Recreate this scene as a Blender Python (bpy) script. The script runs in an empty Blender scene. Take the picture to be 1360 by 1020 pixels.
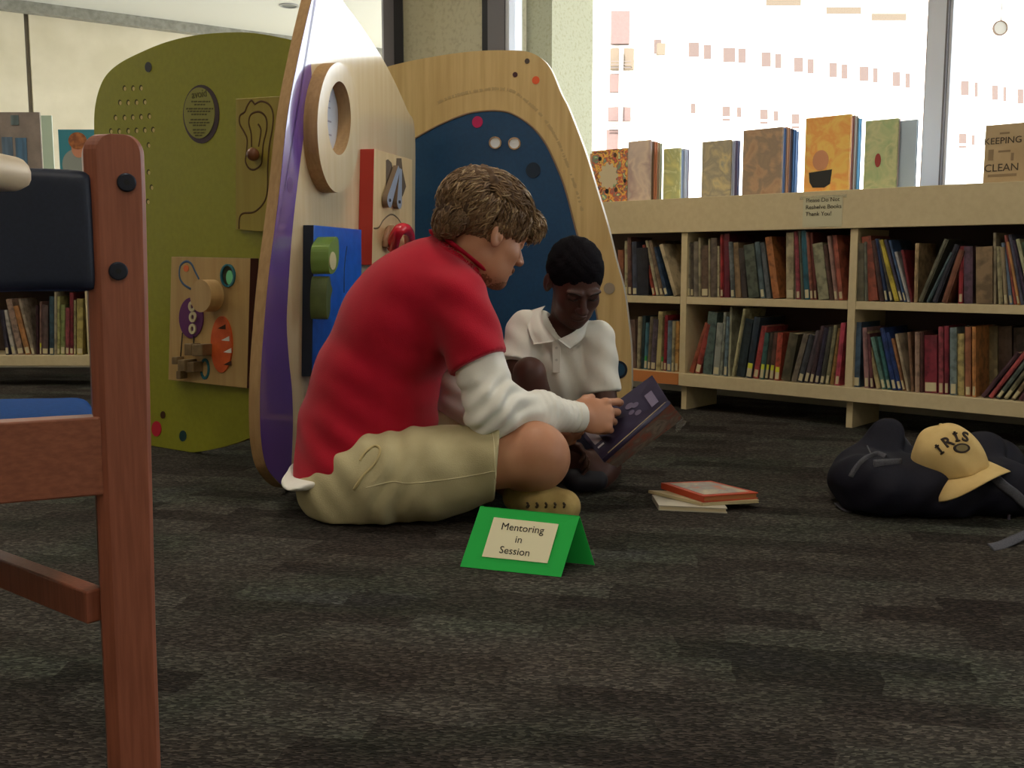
import bpy, math, random
import numpy as np
from mathutils import Vector, Matrix
random.seed(7)
S = bpy.context.scene
COL = S.collection
PI = math.pi

# ------------------------------------------------------------------ camera
FPX, CZ, PITCH = 1350.0, 0.65, math.atan(160 / 1350.0)
cd = bpy.data.cameras.new('camera')
cam = bpy.data.objects.new('camera', cd)
COL.objects.link(cam)
cam.location = (0, 0, CZ)
cam.rotation_euler = (PI / 2 - PITCH, 0, 0)
cd.sensor_width = 36.0
cd.lens = 36.0 * FPX / 1360.0
cd.clip_start = 0.05
cd.clip_end = 300
S.camera = cam
cd.dof.use_dof = False

# ------------------------------------------------------------------ world, sun, exposure
S.view_settings.view_transform = 'Standard'
S.view_settings.look = 'None'
S.view_settings.gamma = 1
S.view_settings.exposure = 0.75
S.view_settings.use_curve_mapping = False
w = bpy.data.worlds.new('sky')
S.world = w
w.use_nodes = True
bg = w.node_tree.nodes['Background']
bg.inputs[0].default_value = (0.86, 0.93, 1.0, 1)
bg.inputs[1].default_value = 3.1
sd = bpy.data.lights.new('sun', 'SUN')
sd.energy = 16.0
sd.angle = 0.01
sd.color = (1.0, 0.95, 0.88)
so = bpy.data.objects.new('sun', sd)
COL.objects.link(so)
so.rotation_euler = (math.radians(42), 0, math.radians(-20))   # shines towards +Y, onto the facade across the street
so.location = (0, -6, 8)
try:
    S.cycles.use_denoising = True
    S.cycles.max_bounces = 8
    S.cycles.diffuse_bounces = 5
    S.cycles.sample_clamp_indirect = 6
except Exception:
    pass
LAMP_W = 15.0
LAMP_COL = (1.0, 0.90, 0.75)
LAMPS = [(-2.4, -0.2), (0.4, -0.5), (-2.8, 3.7), (0.1, 2.6), (-3.2, 5.2)]

# ------------------------------------------------------------------ pixel helpers
cT, sT = math.cos(PITCH), math.sin(PITCH)
CAM = np.array([0, 0, CZ], float)

def ray(u, v):
    a, b = (u - 680) / FPX, -(v - 510) / FPX
    return np.array([a, cT + b * sT, -sT + b * cT])

def P(u, v, Y):
    r = ray(u, v)
    return CAM + r * (Y / r[1])

def G(u, v, z=0.0):
    r = ray(u, v)
    return CAM + r * ((z - CZ) / r[2])

def Q(u, Y, z):
    d = Y * cT - (z - CZ) * sT
    return np.array([(u - 680) / FPX * d, Y, z])

def hit(u, v, p0, n):
    r = ray(u, v)
    return CAM + r * (np.dot(np.array(p0) - CAM, n) / np.dot(r, n))

# ------------------------------------------------------------------ materials
def lin(c):
    return tuple(((x / 255) / 12.92 if x / 255 <= 0.04045 else ((x / 255 + 0.055) / 1.055) ** 2.4) for x in c)

MATS = {}
def mat(name, c, rough=0.6, spec=0.4, c2=None, scale=30.0, stretch=(1, 1, 1), bump=0.0, bscale=None, metal=0.0,
        alpha=None, trans=0.0, coat=0.0, detail=4.0, ramp=(0.35, 0.65), sheen=0.0):
    if name in MATS:
        return MATS[name]
    m = bpy.data.materials.new(name)
    m.use_nodes = True
    nt = m.node_tree
    b = nt.nodes['Principled BSDF']
    b.inputs['Roughness'].default_value = rough
    b.inputs['Specular IOR Level'].default_value = spec
    b.inputs['Metallic'].default_value = metal
    b.inputs['Transmission Weight'].default_value = trans
    b.inputs['Coat Weight'].default_value = coat
    b.inputs['Sheen Weight'].default_value = sheen
    b.inputs['Base Color'].default_value = (*lin(c), 1)
    if alpha is not None:
        b.inputs['Alpha'].default_value = alpha
    if c2 is not None or bump:
        tc = nt.nodes.new('ShaderNodeTexCoord')
        mp = nt.nodes.new('ShaderNodeMapping')
        mp.inputs['Scale'].default_value = stretch
        nt.links.new(tc.outputs['Object'], mp.inputs[0])
        nz = nt.nodes.new('ShaderNodeTexNoise')
        nz.inputs['Scale'].default_value = scale
        nz.inputs['Detail'].default_value = detail
        nt.links.new(mp.outputs[0], nz.inputs['Vector'])
        if c2 is not None:
            rp = nt.nodes.new('ShaderNodeValToRGB')
            rp.color_ramp.elements[0].position = ramp[0]
            rp.color_ramp.elements[1].position = ramp[1]
            rp.color_ramp.elements[0].color = (*lin(c), 1)
            rp.color_ramp.elements[1].color = (*lin(c2), 1)
            nt.links.new(nz.outputs['Fac'], rp.inputs[0])
            nt.links.new(rp.outputs[0], b.inputs['Base Color'])
        if bump:
            nb = nz
            if bscale:
                nb = nt.nodes.new('ShaderNodeTexNoise')
                nb.inputs['Scale'].default_value = bscale
                nt.links.new(mp.outputs[0], nb.inputs['Vector'])
            bp = nt.nodes.new('ShaderNodeBump')
            bp.inputs['Strength'].default_value = bump
            bp.inputs['Distance'].default_value = 0.004
            nt.links.new(nb.outputs['Fac'], bp.inputs['Height'])
            nt.links.new(bp.outputs[0], b.inputs['Normal'])
    MATS[name] = m
    return m

def cover_art(name, cols, scale=12.0, seed=0.0, rough=0.35):
    """printed cover: blotches of several colours"""
    if name.startswith('cover_art_'):
        mu = [sum(c[i] for c in cols) / len(cols) for i in range(3)]
        kk = 0.0 if 'crowd' in name else 0.4
        cols = [tuple(min(255, (c[i] * (1 - kk) + mu[i] * kk) * 1.3 + 12) for i in range(3)) for c in cols]  # ledge covers lightened and evened out: film glare and backlight put into the colour
    if name in MATS:
        return MATS[name]
    m = bpy.data.materials.new(name)
    m.use_nodes = True
    nt = m.node_tree
    b = nt.nodes['Principled BSDF']
    b.inputs['Roughness'].default_value = rough
    tc = nt.nodes.new('ShaderNodeTexCoord')
    mp = nt.nodes.new('ShaderNodeMapping')
    mp.inputs['Location'].default_value = (seed, seed * 1.7, seed * 0.3)
    nt.links.new(tc.outputs['Object'], mp.inputs[0])
    nz = nt.nodes.new('ShaderNodeTexNoise')
    nz.inputs['Scale'].default_value = scale
    nz.inputs['Detail'].default_value = 3
    nz.inputs['Distortion'].default_value = 0.6
    nt.links.new(mp.outputs[0], nz.inputs['Vector'])
    rp = nt.nodes.new('ShaderNodeValToRGB')
    els = rp.color_ramp.elements
    n = len(cols)
    els[0].position = 0.3
    els[0].color = (*lin(cols[0]), 1)
    els[1].position = 0.7
    els[1].color = (*lin(cols[-1]), 1)
    for i in range(1, n - 1):
        e = els.new(0.3 + 0.4 * i / (n - 1))
        e.color = (*lin(cols[i]), 1)
    nt.links.new(nz.outputs['Fac'], rp.inputs[0])
    nt.links.new(rp.outputs[0], b.inputs['Base Color'])
    MATS[name] = m
    return m

# ------------------------------------------------------------------ object helpers
def tag(o, label=None, cat=None, group=None, kind=None):
    if label: o['label'] = label
    if cat: o['category'] = cat
    if group: o['group'] = group
    if kind: o['kind'] = kind
    return o

def thing(name, loc, label, cat, group=None):
    o = bpy.data.objects.new(name, None)
    COL.objects.link(o)
    o.location = loc
    o.empty_display_size = 0.05
    tag(o, label, cat, group)
    return o

def root_loc(o):
    l = Vector(o.location)
    return l

def put(name, me, parent=None, label=None, kind=None):
    """link a mesh whose vertices are in world coordinates"""
    o = bpy.data.objects.new(name, me)
    COL.objects.link(o)
    if parent is not None:
        o.parent = parent
        r = parent
        M = Matrix.Translation(parent.location) if parent.type == 'EMPTY' else Matrix.Identity(4)
        o.matrix_parent_inverse = M.inverted() if parent.parent is None and parent.type == 'EMPTY' else Matrix.Identity(4)
    if label: o['label'] = label
    if kind: o['kind'] = kind
    return o

class MB:
    def __init__(s):
        s.v, s.f, s.m, s.sm = [], [], [], []
    def add(s, vs, fs, mi=0, smooth=False):
        k = len(s.v)
        s.v += [tuple(map(float, p)) for p in vs]
        for f in fs:
            s.f.append([i + k for i in f]); s.m.append(mi); s.sm.append(smooth)
        return s
    def obox(s, c, X, Y, Z, mi=0):
        """oriented box, X/Y/Z half-extent vectors"""
        c, X, Y, Z = map(np.array, (c, X, Y, Z))
        vs = [c + a * X + b * Y + d * Z for a in (-1, 1) for b in (-1, 1) for d in (-1, 1)]
        fs = [(0, 1, 3, 2), (4, 6, 7, 5), (0, 4, 5, 1), (2, 3, 7, 6), (0, 2, 6, 4), (1, 5, 7, 3)]
        if np.dot(np.cross(X, Y), Z) < 0: fs = [f[::-1] for f in fs]
        return s.add(vs, fs, mi)
    def box(s, x0, x1, y0, y1, z0, z1, mi=0):
        return s.obox(((x0 + x1) / 2, (y0 + y1) / 2, (z0 + z1) / 2), ((x1 - x0) / 2, 0, 0), (0, (y1 - y0) / 2, 0), (0, 0, (z1 - z0) / 2), mi)
    def prism(s, pts, off, mi=0, side=None, smooth=False):
        """polygon pts extruded by vector off; pts = front face"""
        side = mi if side is None else side
        n = len(pts); off = np.array(off)
        pts = [np.array(p) for p in pts]
        c = sum(pts) / n
        area = sum(np.cross(pts[i] - c, pts[(i + 1) % n] - c) for i in range(n))
        if np.dot(area, off) > 0: pts = pts[::-1]
        back = [p + off for p in pts]
        s.add(pts + back, [list(range(n))], mi)
        k = len(s.v) - 2 * n
        s.f.append([k + n + i for i in range(n)][::-1]); s.m.append(mi); s.sm.append(False)
        for i in range(n):
            j = (i + 1) % n
            s.f.append([k + j, k + i, k + n + i, k + n + j]); s.m.append(side); s.sm.append(smooth)
        return s
    def ring(s, outer, inner, off, mi=0, side=None):
        side = mi if side is None else side
        n = len(outer); off = np.array(off)
        O = [np.array(p) for p in outer]; I = [np.array(p) for p in inner]
        c = sum(O) / n
        area = sum(np.cross(O[i] - c, O[(i + 1) % n] - c) for i in range(n))
        if np.dot(area, off) > 0: O, I = O[::-1], I[::-1]
        k = len(s.v)
        s.v += [tuple(p) for p in O] + [tuple(p) for p in I] + [tuple(p + off) for p in O] + [tuple(p + off) for p in I]
        for i in range(n):
            j = (i + 1) % n
            for f, mm in (((i, j, n + j, n + i), mi), ((2 * n + j, 2 * n + i, 3 * n + i, 3 * n + j), mi),
                          ((j, i, 2 * n + i, 2 * n + j), side), ((n + i, n + j, 3 * n + j, 3 * n + i), side)):
                s.f.append([k + q for q in f]); s.m.append(mm); s.sm.append(False)
        return s
    def tube(s, pts, r, mi=0, n=8, flat=1.0, up=None, closed=False):
        pts = [np.array(p, float) for p in pts]
        rs = r if hasattr(r, '__len__') else [r] * len(pts)
        k0 = len(s.v); N = len(pts)
        upv = np.array(up if up is not None else (0.13, 0.21, 0.97), float)
        for i, p in enumerate(pts):
            if closed: t = pts[(i + 1) % N] - pts[i - 1]
            else: t = pts[min(i + 1, N - 1)] - pts[max(i - 1, 0)]
            t = t / (np.linalg.norm(t) + 1e-9)
            a = np.cross(t, upv); la = np.linalg.norm(a)
            if la < 1e-4: a = np.cross(t, (1, 0, 0)); la = np.linalg.norm(a)
            a /= la; b = np.cross(a, t)
            for q in range(n):
                w_ = 2 * PI * q / n
                s.v.append(tuple(p + rs[i] * (math.cos(w_) * a + math.sin(w_) * b * flat)))
        M = N if closed else N - 1
        for i in range(M):
            for q in range(n):
                A = k0 + i * n + q; B = k0 + i * n + (q + 1) % n
                C = k0 + ((i + 1) % N) * n + (q + 1) % n; D = k0 + ((i + 1) % N) * n + q
                s.f.append([A, D, C, B]); s.m.append(mi); s.sm.append(True)
        if not closed:
            s.f.append([k0 + q for q in range(n)]); s.m.append(mi); s.sm.append(False)
            s.f.append([k0 + (N - 1) * n + q for q in range(n)][::-1]); s.m.append(mi); s.sm.append(False)
        return s
    def disc(s, c, ax, ay, off, mi=0, side=None, n=32):
        c, ax, ay = map(np.array, (c, ax, ay))
        return s.prism([c + math.cos(2 * PI * i / n) * ax + math.sin(2 * PI * i / n) * ay for i in range(n)], off, mi, side, smooth=False)
    def ball(s, c, r, mi=0, nu=16, nv=10):
        c = np.array(c, float); r = np.array(r if hasattr(r, '__len__') else (r, r, r), float)
        vs = [c + r * np.array((0, 0, -1.0))]
        for j in range(1, nv):
            t = -PI / 2 + PI * j / nv
            for i in range(nu):
                a = 2 * PI * i / nu
                vs.append(c + r * np.array((math.cos(t) * math.cos(a), math.cos(t) * math.sin(a), math.sin(t))))
        vs.append(c + r * np.array((0, 0, 1.0)))
        fs = [(0, 1 + (i + 1) % nu, 1 + i) for i in range(nu)]
        for j in range(nv - 2):
            for i in range(nu):
                a = 1 + j * nu + i; b = 1 + j * nu + (i + 1) % nu
                fs.append((a, b, b + nu, a + nu))
        L = len(vs) - 1; k = 1 + (nv - 2) * nu
        fs += [(k + i, k + (i + 1) % nu, L) for i in range(nu)]
        return s.add(vs, fs, mi, True)
    def mesh(s, name, mats):
        me = bpy.data.meshes.new(name)
        me.from_pydata(s.v, [], s.f)
        for m in (mats if isinstance(mats, (list, tuple)) else [mats]): me.materials.append(m)
        me.polygons.foreach_set('material_index', s.m)
        me.polygons.foreach_set('use_smooth', s.sm)
        me.update()
        return me
    def build(s, name, mats, parent=None, label=None, bevel=0.0, kind=None, seg=2):
        o = put(name, s.mesh(name, mats), parent, label, kind)
        if bevel:
            b = o.modifiers.new('bevel', 'BEVEL'); b.width = bevel; b.segments = seg; b.limit_method = 'ANGLE'
            b.angle_limit = math.radians(40)
        return o

def struct(name, mb, mats, bevel=0.0):
    return mb.build(name, mats, None, bevel=bevel, kind='structure')

def spline(pts, n=8, closed=False):
    pts = [np.array(p, float) for p in pts]; N = len(pts); out = []
    for i in range(N if closed else N - 1):
        if closed: a, b, c, d = pts[i - 1], pts[i], pts[(i + 1) % N], pts[(i + 2) % N]
        else: a, b, c, d = pts[max(i - 1, 0)], pts[i], pts[i + 1], pts[min(i + 2, N - 1)]
        for j in range(n):
            t = j / n
            out.append(0.5 * ((2 * b) + (c - a) * t + (2 * a - 5 * b + 4 * c - d) * t * t + (-a + 3 * b - 3 * c + d) * t ** 3))
    if not closed: out.append(pts[-1])
    return out

def text_obj(name, body, origin, X, Y, size, material, parent, depth=0.0006, align='CENTER', space=1.0, label=None, bold=0.0):
    """raised lettering; X = reading direction, Y = up, both unit vectors in the world"""
    cu = bpy.data.curves.new(name, 'FONT')
    cu.body = body; cu.size = size; cu.align_x = align; cu.align_y = 'CENTER'
    cu.extrude = depth; cu.space_line = space; cu.offset = bold
    cu.resolution_u = 3
    t = bpy.data.objects.new(name, cu)
    me = bpy.data.meshes.new_from_object(t)
    bpy.data.objects.remove(t)
    X = Vector(X).normalized(); Y = Vector(Y); Y = (Y - X * Y.dot(X)).normalized(); Z = X.cross(Y)
    M = Matrix((X, Y, Z)).transposed().to_4x4(); M.translation = Vector(origin)
    me.transform(M)
    me.materials.clear(); me.materials.append(material)
    return put(name, me, parent, label)

# ------------------------------------------------------------------ signed-distance modelling (smooth organic shapes)
class Field:
    def __init__(s, lo, hi, h):
        s.lo = np.array(lo, float); s.h = h
        s.n = np.ceil((np.array(hi) - s.lo) / h).astype(int) + 1
        s.D = np.full(s.n, 1.0, np.float32)
        s.ax = [(s.lo[i] + h * np.arange(s.n[i])).astype(np.float32) for i in range(3)]
    def sub(s, lo, hi):
        a = np.clip(np.floor((np.array(lo) - s.lo) / s.h).astype(int), 0, s.n)
        b = np.clip(np.ceil((np.array(hi) - s.lo) / s.h).astype(int) + 1, 0, s.n)
        sl = tuple(slice(a[i], b[i]) for i in range(3))
        X, Y, Z = (s.ax[0][sl[0]][:, None, None], s.ax[1][sl[1]][None, :, None], s.ax[2][sl[2]][None, None, :])
        return sl, X, Y, Z
    def blend(s, sl, d, k, op):
        c = s.D[sl]
        if c.size == 0: return
        if op == 'add':
            if k <= 0: s.D[sl] = np.minimum(c, d)
            else:
                h = np.clip(0.5 + 0.5 * (d - c) / k, 0, 1)
                s.D[sl] = d * (1 - h) + c * h - k * h * (1 - h)
        elif op == 'cut':
            d = -d
            h = np.clip(0.5 - 0.5 * (d - c) / max(k, 1e-5), 0, 1)
            s.D[sl] = d * (1 - h) + c * h + k * h * (1 - h)
    def cap(s, a, b, ra, rb=None, k=0.02, op='add'):
        rb = ra if rb is None else rb
        a = np.array(a, float); b = np.array(b, float)
        m = max(ra, rb) + k + 3 * s.h + 0.02
        sl, X, Y, Z = s.sub(np.minimum(a, b) - m, np.maximum(a, b) + m)
        ab = b - a; L = float(ab @ ab) + 1e-12
        t = np.clip(((X - a[0]) * ab[0] + (Y - a[1]) * ab[1] + (Z - a[2]) * ab[2]) / L, 0, 1)
        d = np.sqrt((X - a[0] - t * ab[0]) ** 2 + (Y - a[1] - t * ab[1]) ** 2 + (Z - a[2] - t * ab[2]) ** 2) - (ra + (rb - ra) * t)
        s.blend(sl, d, k, op); return s
    def chain(s, pts, rs, k=0.02):
        for i in range(len(pts) - 1): s.cap(pts[i], pts[i + 1], rs[i], rs[i + 1], k)
        return s
    def ell(s, c, r, R=None, k=0.02, op='add'):
        c = np.array(c, float); r = np.array(r, float)
        m = r.max() * 1.25 + k + 3 * s.h
        sl, X, Y, Z = s.sub(c - m, c + m)
        dx, dy, dz = X - c[0], Y - c[1], Z - c[2]
        if R is None: q = (dx, dy, dz)
        else: q = tuple(dx * R[0][i] + dy * R[1][i] + dz * R[2][i] for i in range(3))
        k0 = np.sqrt((q[0] / r[0]) ** 2 + (q[1] / r[1]) ** 2 + (q[2] / r[2]) ** 2)
        k1 = np.sqrt((q[0] / r[0] ** 2) ** 2 + (q[1] / r[1] ** 2) ** 2 + (q[2] / r[2] ** 2) ** 2) + 1e-9
        s.blend(sl, (k0 * (k0 - 1) / k1).astype(np.float32), k, op); return s
    def rbox(s, c, hf, rad, R=None, k=0.02, op='add'):
        c = np.array(c, float); hf = np.array(hf, float)
        m = np.linalg.norm(hf) + rad + k + 3 * s.h
        sl, X, Y, Z = s.sub(c - m, c + m)
        dx, dy, dz = X - c[0], Y - c[1], Z - c[2]
        q = (dx, dy, dz) if R is None else tuple(dx * R[0][i] + dy * R[1][i] + dz * R[2][i] for i in range(3))
        q = [np.abs(q[i]) - (hf[i] - rad) for i in range(3)]
        o = np.sqrt(sum(np.maximum(a, 0) ** 2 for a in q))
        d = o + np.minimum(np.maximum(np.maximum(q[0], q[1]), q[2]), 0) - rad
        s.blend(sl, d.astype(np.float32), k, op); return s
    def clip(s, fn):
        """keep where fn(X,Y,Z) <= 0"""
        X, Y, Z = s.ax[0][:, None, None], s.ax[1][None, :, None], s.ax[2][None, None, :]
        s.D = np.maximum(s.D, fn(X, Y, Z).astype(np.float32)); return s
    def plane(s, p, n, k=0):
        p = np.array(p, float); n = np.array(n, float); n /= np.linalg.norm(n)
        return s.clip(lambda X, Y, Z: (X - p[0]) * n[0] + (Y - p[1]) * n[1] + (Z - p[2]) * n[2])
    def disp(s, fn):
        X, Y, Z = s.ax[0][:, None, None], s.ax[1][None, :, None], s.ax[2][None, None, :]
        s.D = (s.D + fn(X, Y, Z)).astype(np.float32); return s
    def merge(s, other, k=0.0):
        s.blend((slice(None),) * 3, other.D, k, 'add'); return s
    def nets(s, relax=2):
        D = s.D; D[0], D[-1], D[:, 0], D[:, -1], D[:, :, 0], D[:, :, -1] = 1, 1, 1, 1, 1, 1
        I = D < 0
        n = np.array(D.shape)
        cnt = np.zeros(n - 1, np.int8)
        for a in (0, 1):
            for b in (0, 1):
                for c in (0, 1):
                    cnt += I[a:n[0] - 1 + a, b:n[1] - 1 + b, c:n[2] - 1 + c]
        act = (cnt > 0) & (cnt < 8)
        cells = np.argwhere(act)
        idx = np.full(n - 1, -1, np.int32)
        idx[act] = np.arange(len(cells))
        acc = np.zeros((len(cells), 3)); num = np.zeros(len(cells))
        cor = [(a, b, c) for a in (0, 1) for b in (0, 1) for c in (0, 1)]
        for p in cor:
            for axx in range(3):
                if p[axx]: continue
                q = list(p); q[axx] = 1
                d0 = D[cells[:, 0] + p[0], cells[:, 1] + p[1], cells[:, 2] + p[2]]
                d1 = D[cells[:, 0] + q[0], cells[:, 1] + q[1], cells[:, 2] + q[2]]
                mk = (d0 < 0) != (d1 < 0)
                t = np.where(mk, d0 / np.where(mk, d0 - d1, 1), 0)
                pt = np.zeros((len(cells), 3)) + np.array(p)
                pt[:, axx] += t
                acc[mk] += pt[mk]; num[mk] += 1
        V = s.lo + (cells + acc / np.maximum(num, 1)[:, None]) * s.h
        F = []
        for axx in range(3):
            o = [i for i in range(3) if i != axx]
            a0 = [slice(1, n[i] - 1) for i in range(3)]; a1 = list(a0)
            a0[axx] = slice(0, n[axx] - 1); a1[axx] = slice(1, n[axx])
            A = I[tuple(a0)]; B = I[tuple(a1)]
            for flag in (True, False):
                e = np.argwhere((A != B) & (A == flag))
                base = e.copy()
                for i in o: base[:, i] += 1
                def at(d0, d1):
                    b = base.copy(); b[:, o[0]] -= d0; b[:, o[1]] -= d1
                    return idx[b[:, 0], b[:, 1], b[:, 2]]
                q = np.stack([at(1, 1), at(0, 1), at(0, 0), at(1, 0)], 1)
                if (axx == 1) == flag: q = q[:, ::-1]
                F.append(q)
        F = np.concatenate(F)
        for _ in range(relax):
            acc = np.zeros_like(V); num = np.zeros(len(V))
            for i in range(4):
                a, b = F[:, i], F[:, (i + 1) % 4]
                for d in range(3):
                    acc[:, d] += np.bincount(a, V[b, d], len(V)) + np.bincount(b, V[a, d], len(V))
                num += np.bincount(a, minlength=len(V)) + np.bincount(b, minlength=len(V))
            V = 0.4 * V + 0.6 * acc / np.maximum(num, 1)[:, None]
        return V, F

def nets_mesh(name, parts, mats):
    Vs, Fs, mi, k = [], [], [], 0
    for (V, F, m) in parts:
        Vs.append(V); Fs.append(F + k); k += len(V); mi += [m] * len(F)
    V = np.concatenate(Vs); F = np.concatenate(Fs)
    me = bpy.data.meshes.new(name)
    me.vertices.add(len(V)); me.vertices.foreach_set('co', V.astype(np.float32).ravel())
    me.loops.add(len(F) * 4); me.loops.foreach_set('vertex_index', F.astype(np.int32).ravel())
    me.polygons.add(len(F)); me.polygons.foreach_set('loop_start', np.arange(0, len(F) * 4, 4, dtype=np.int32))
    for m in mats: me.materials.append(m)
    me.update(calc_edges=True)
    me.polygons.foreach_set('material_index', mi)
    me.polygons.foreach_set('use_smooth', [True] * len(F))
    me.validate()
    me.update()
    return me

# ------------------------------------------------------------------ the window-side frame: s along the shelf, n outward
SA = np.array([0.758, 4.51, 0.0])
SD = np.array([0.74, -0.673, 0.0]); SD /= np.linalg.norm(SD)
SN = np.array([0.673, 0.74, 0.0]); SN /= np.linalg.norm(SN)
ZV = np.array([0, 0, 1.0])
def W(s_, n_, z_=0.0): return SA + s_ * SD + n_ * SN + z_ * ZV
def SZ(u, v, n_=0.0):
    p = hit(u, v, SA + n_ * SN, SN)
    return float((p - SA) @ SD), float(p[2])
def lbox(mb, s0, s1, n0, n1, z0, z1, mi=0):
    return mb.obox(W((s0 + s1) / 2, (n0 + n1) / 2, (z0 + z1) / 2), (s1 - s0) / 2 * SD, (n1 - n0) / 2 * SN, (z1 - z0) / 2 * ZV, mi)

# ================================================================== SETTING
CEIL = 3.2
NW = 0.62                                   # window plane
corner = W(SZ(583, 200, NW)[0], NW)
sC = SZ(583, 200, NW)[0]

def carpet():
    m = bpy.data.materials.new('carpet')
    m.use_nodes = True
    nt = m.node_tree; L = nt.links.new; N = nt.nodes.new
    b = nt.nodes['Principled BSDF']
    b.inputs['Roughness'].default_value = 0.95
    b.inputs['Specular IOR Level'].default_value = 0.12
    tc = N('ShaderNodeTexCoord')
    def noise(scale, st, det=3, rot=0.0, dist=0.0):
        mp = N('ShaderNodeMapping'); mp.inputs['Scale'].default_value = st; mp.inputs['Rotation'].default_value = (0, 0, rot)
        L(tc.outputs['Object'], mp.inputs[0])
        z = N('ShaderNodeTexNoise'); z.inputs['Scale'].default_value = scale; z.inputs['Detail'].default_value = det
        z.inputs['Distortion'].default_value = dist
        L(mp.outputs[0], z.inputs['Vector']); return z
    def ramp(src, stops):
        r = N('ShaderNodeValToRGB'); e = r.color_ramp.elements
        e[0].position = stops[0][0]; e[0].color = (*lin(stops[0][1]), 1)
        e[1].position = stops[-1][0]; e[1].color = (*lin(stops[-1][1]), 1)
        for p, c in stops[1:-1]:
            x = e.new(p); x.color = (*lin(c), 1)
        L(src, r.inputs[0]); return r
    def mix(kind, f, a, c):
        x = N('ShaderNodeMix'); x.data_type = 'RGBA'; x.blend_type = kind
        if isinstance(f, float): x.inputs[0].default_value = f
        else: L(f, x.inputs[0])
        L(a, x.inputs[6]); L(c, x.inputs[7]); return x.outputs[2]
    # rows of irregular rectangles woven in brown, olive and slate yarn
    mp = N('ShaderNodeMapping'); mp.inputs['Rotation'].default_value = (0, 0, math.radians(14)); L(tc.outputs['Object'], mp.inputs[0])
    wob = noise(5.0, (1, 1, 1), 4)
    wm = N('ShaderNodeMixRGB'); wm.blend_type = 'ADD'; wm.inputs[0].default_value = 0.09
    L(mp.outputs[0], wm.inputs[1]); L(wob.outputs['Color'], wm.inputs[2])
    br = N('ShaderNodeTexBrick'); br.inputs['Scale'].default_value = 1.0
    br.inputs['Brick Width'].default_value = 0.24; br.inputs['Row Height'].default_value = 0.085
    br.inputs['Mortar Size'].default_value = 0.0; br.offset = 0.37
    br.inputs['Color1'].default_value = (0, 0, 0, 1); br.inputs['Color2'].default_value = (1, 1, 1, 1)
    L(wm.outputs[0], br.inputs['Vector'])
    patch = ramp(br.outputs['Color'], [(0.0, (66, 60, 57)), (0.3, (82, 77, 73)), (0.6, (93, 90, 85)), (1.0, (104, 101, 97))])
    tint = ramp(noise(1.6, (1, 2.2, 1), 3).outputs['Fac'], [(0.35, (118, 100, 84)), (0.5, (128, 124, 112)), (0.62, (104, 124, 96)), (0.72, (108, 118, 132))])
    col = mix('OVERLAY', 0.62, patch.outputs[0], tint.outputs[0])
    # loops of yarn: diagonal flecks
    vo = N('ShaderNodeTexVoronoi'); vo.inputs['Scale'].default_value = 230
    m2 = N('ShaderNodeMapping'); m2.inputs['Scale'].default_value = (0.55, 1.35, 1); m2.inputs['Rotation'].default_value = (0, 0, math.radians(30))
    L(tc.outputs['Object'], m2.inputs[0]); L(m2.outputs[0], vo.inputs['Vector'])
    fl = ramp(vo.outputs['Color'], [(0.15, (50, 50, 50)), (0.55, (122, 122, 122)), (0.9, (232, 232, 232))])
    col = mix('OVERLAY', 0.75, col, fl.outputs[0])
    L(col, b.inputs['Base Color'])
    bp = N('ShaderNodeBump'); bp.inputs['Strength'].default_value = 0.7; bp.inputs['Distance'].default_value = 0.004
    L(vo.outputs['Distance'], bp.inputs['Height']); L(bp.outputs[0], b.inputs['Normal'])
    return m

M_carpet = carpet()
M_paint = mat('wall_paint', (200, 192, 172), 0.8, c2=(194, 186, 166), scale=6)
M_ceil = mat('ceiling_tile', (205, 200, 190), 0.9)
M_conc = mat('concrete', (222, 212, 188), 0.85, c2=(210, 200, 174), scale=3.0, bump=0.15, bscale=60)
M_speck = mat('speckled_column_concrete', (196, 194, 166), 0.8, c2=(178, 174, 142), scale=60, bump=0.3, bscale=90, ramp=(0.5, 0.72))
M_frame = mat('window_frame_metal', (112, 108, 112), 0.45, spec=0.5)
M_black = mat('black_gasket', (18, 17, 20), 0.5)
M_bronze = mat('bronze_reveal', (124, 84, 66), 0.55)
M_alu = mat('pale_aluminium', (226, 230, 240), 0.35)

fx0, fx1, fy0 = -6.5, 7.4, -3.2
mb = MB().box(fx0, fx1, fy0, 7.2, -0.06, 0.0)
struct('floor', mb, M_carpet)
struct('ceiling', MB().box(fx0, fx1, fy0, 6.52, CEIL, CEIL + 0.12), M_ceil)
struct('wall_back', MB().box(fx0, fx1, fy0 - 0.15, fy0, 0, CEIL), M_paint)
struct('wall_left', MB().box(fx0 - 0.15, fx0, fy0, 6.5, 0, CEIL), M_paint)
# low wall under the left window and under the long window
YL = 6.42
struct('wall_front', MB().box(fx0, corner[0] - 0.1, YL - 0.05, YL + 0.12, 0, 0.9), M_paint)
sEnd = 9.4
struct('wall_right', lbox(MB(), sC + 0.1, sEnd, NW - 0.06, NW + 0.12, 0, 0.9), M_paint)

# corner column: two interior faces
mb = MB()
c1 = corner; c2_ = W(SZ(650, 200, NW)[0], NW - 0.02); c0 = P(536, 200, YL); c0 = np.array([c0[0], YL - 0.02, 0])
cc = c1 - 0.03 * SN
poly = [np.array([c0[0], c0[1], 0]), np.array([cc[0], cc[1] - 0.02, 0]), np.array([c2_[0], c2_[1], 0]),
        np.array([c2_[0] + 0.35 * SN[0], c2_[1] + 0.35 * SN[1], 0]), np.array([c0[0], YL + 0.5, 0])]
mb.prism(poly, (0, 0, CEIL))
struct('wall_corner', mb, mat('column_concrete', (214, 208, 178), 0.85, c2=(194, 186, 154), scale=40, bump=0.3, bscale=80, ramp=(0.5, 0.75)))

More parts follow.
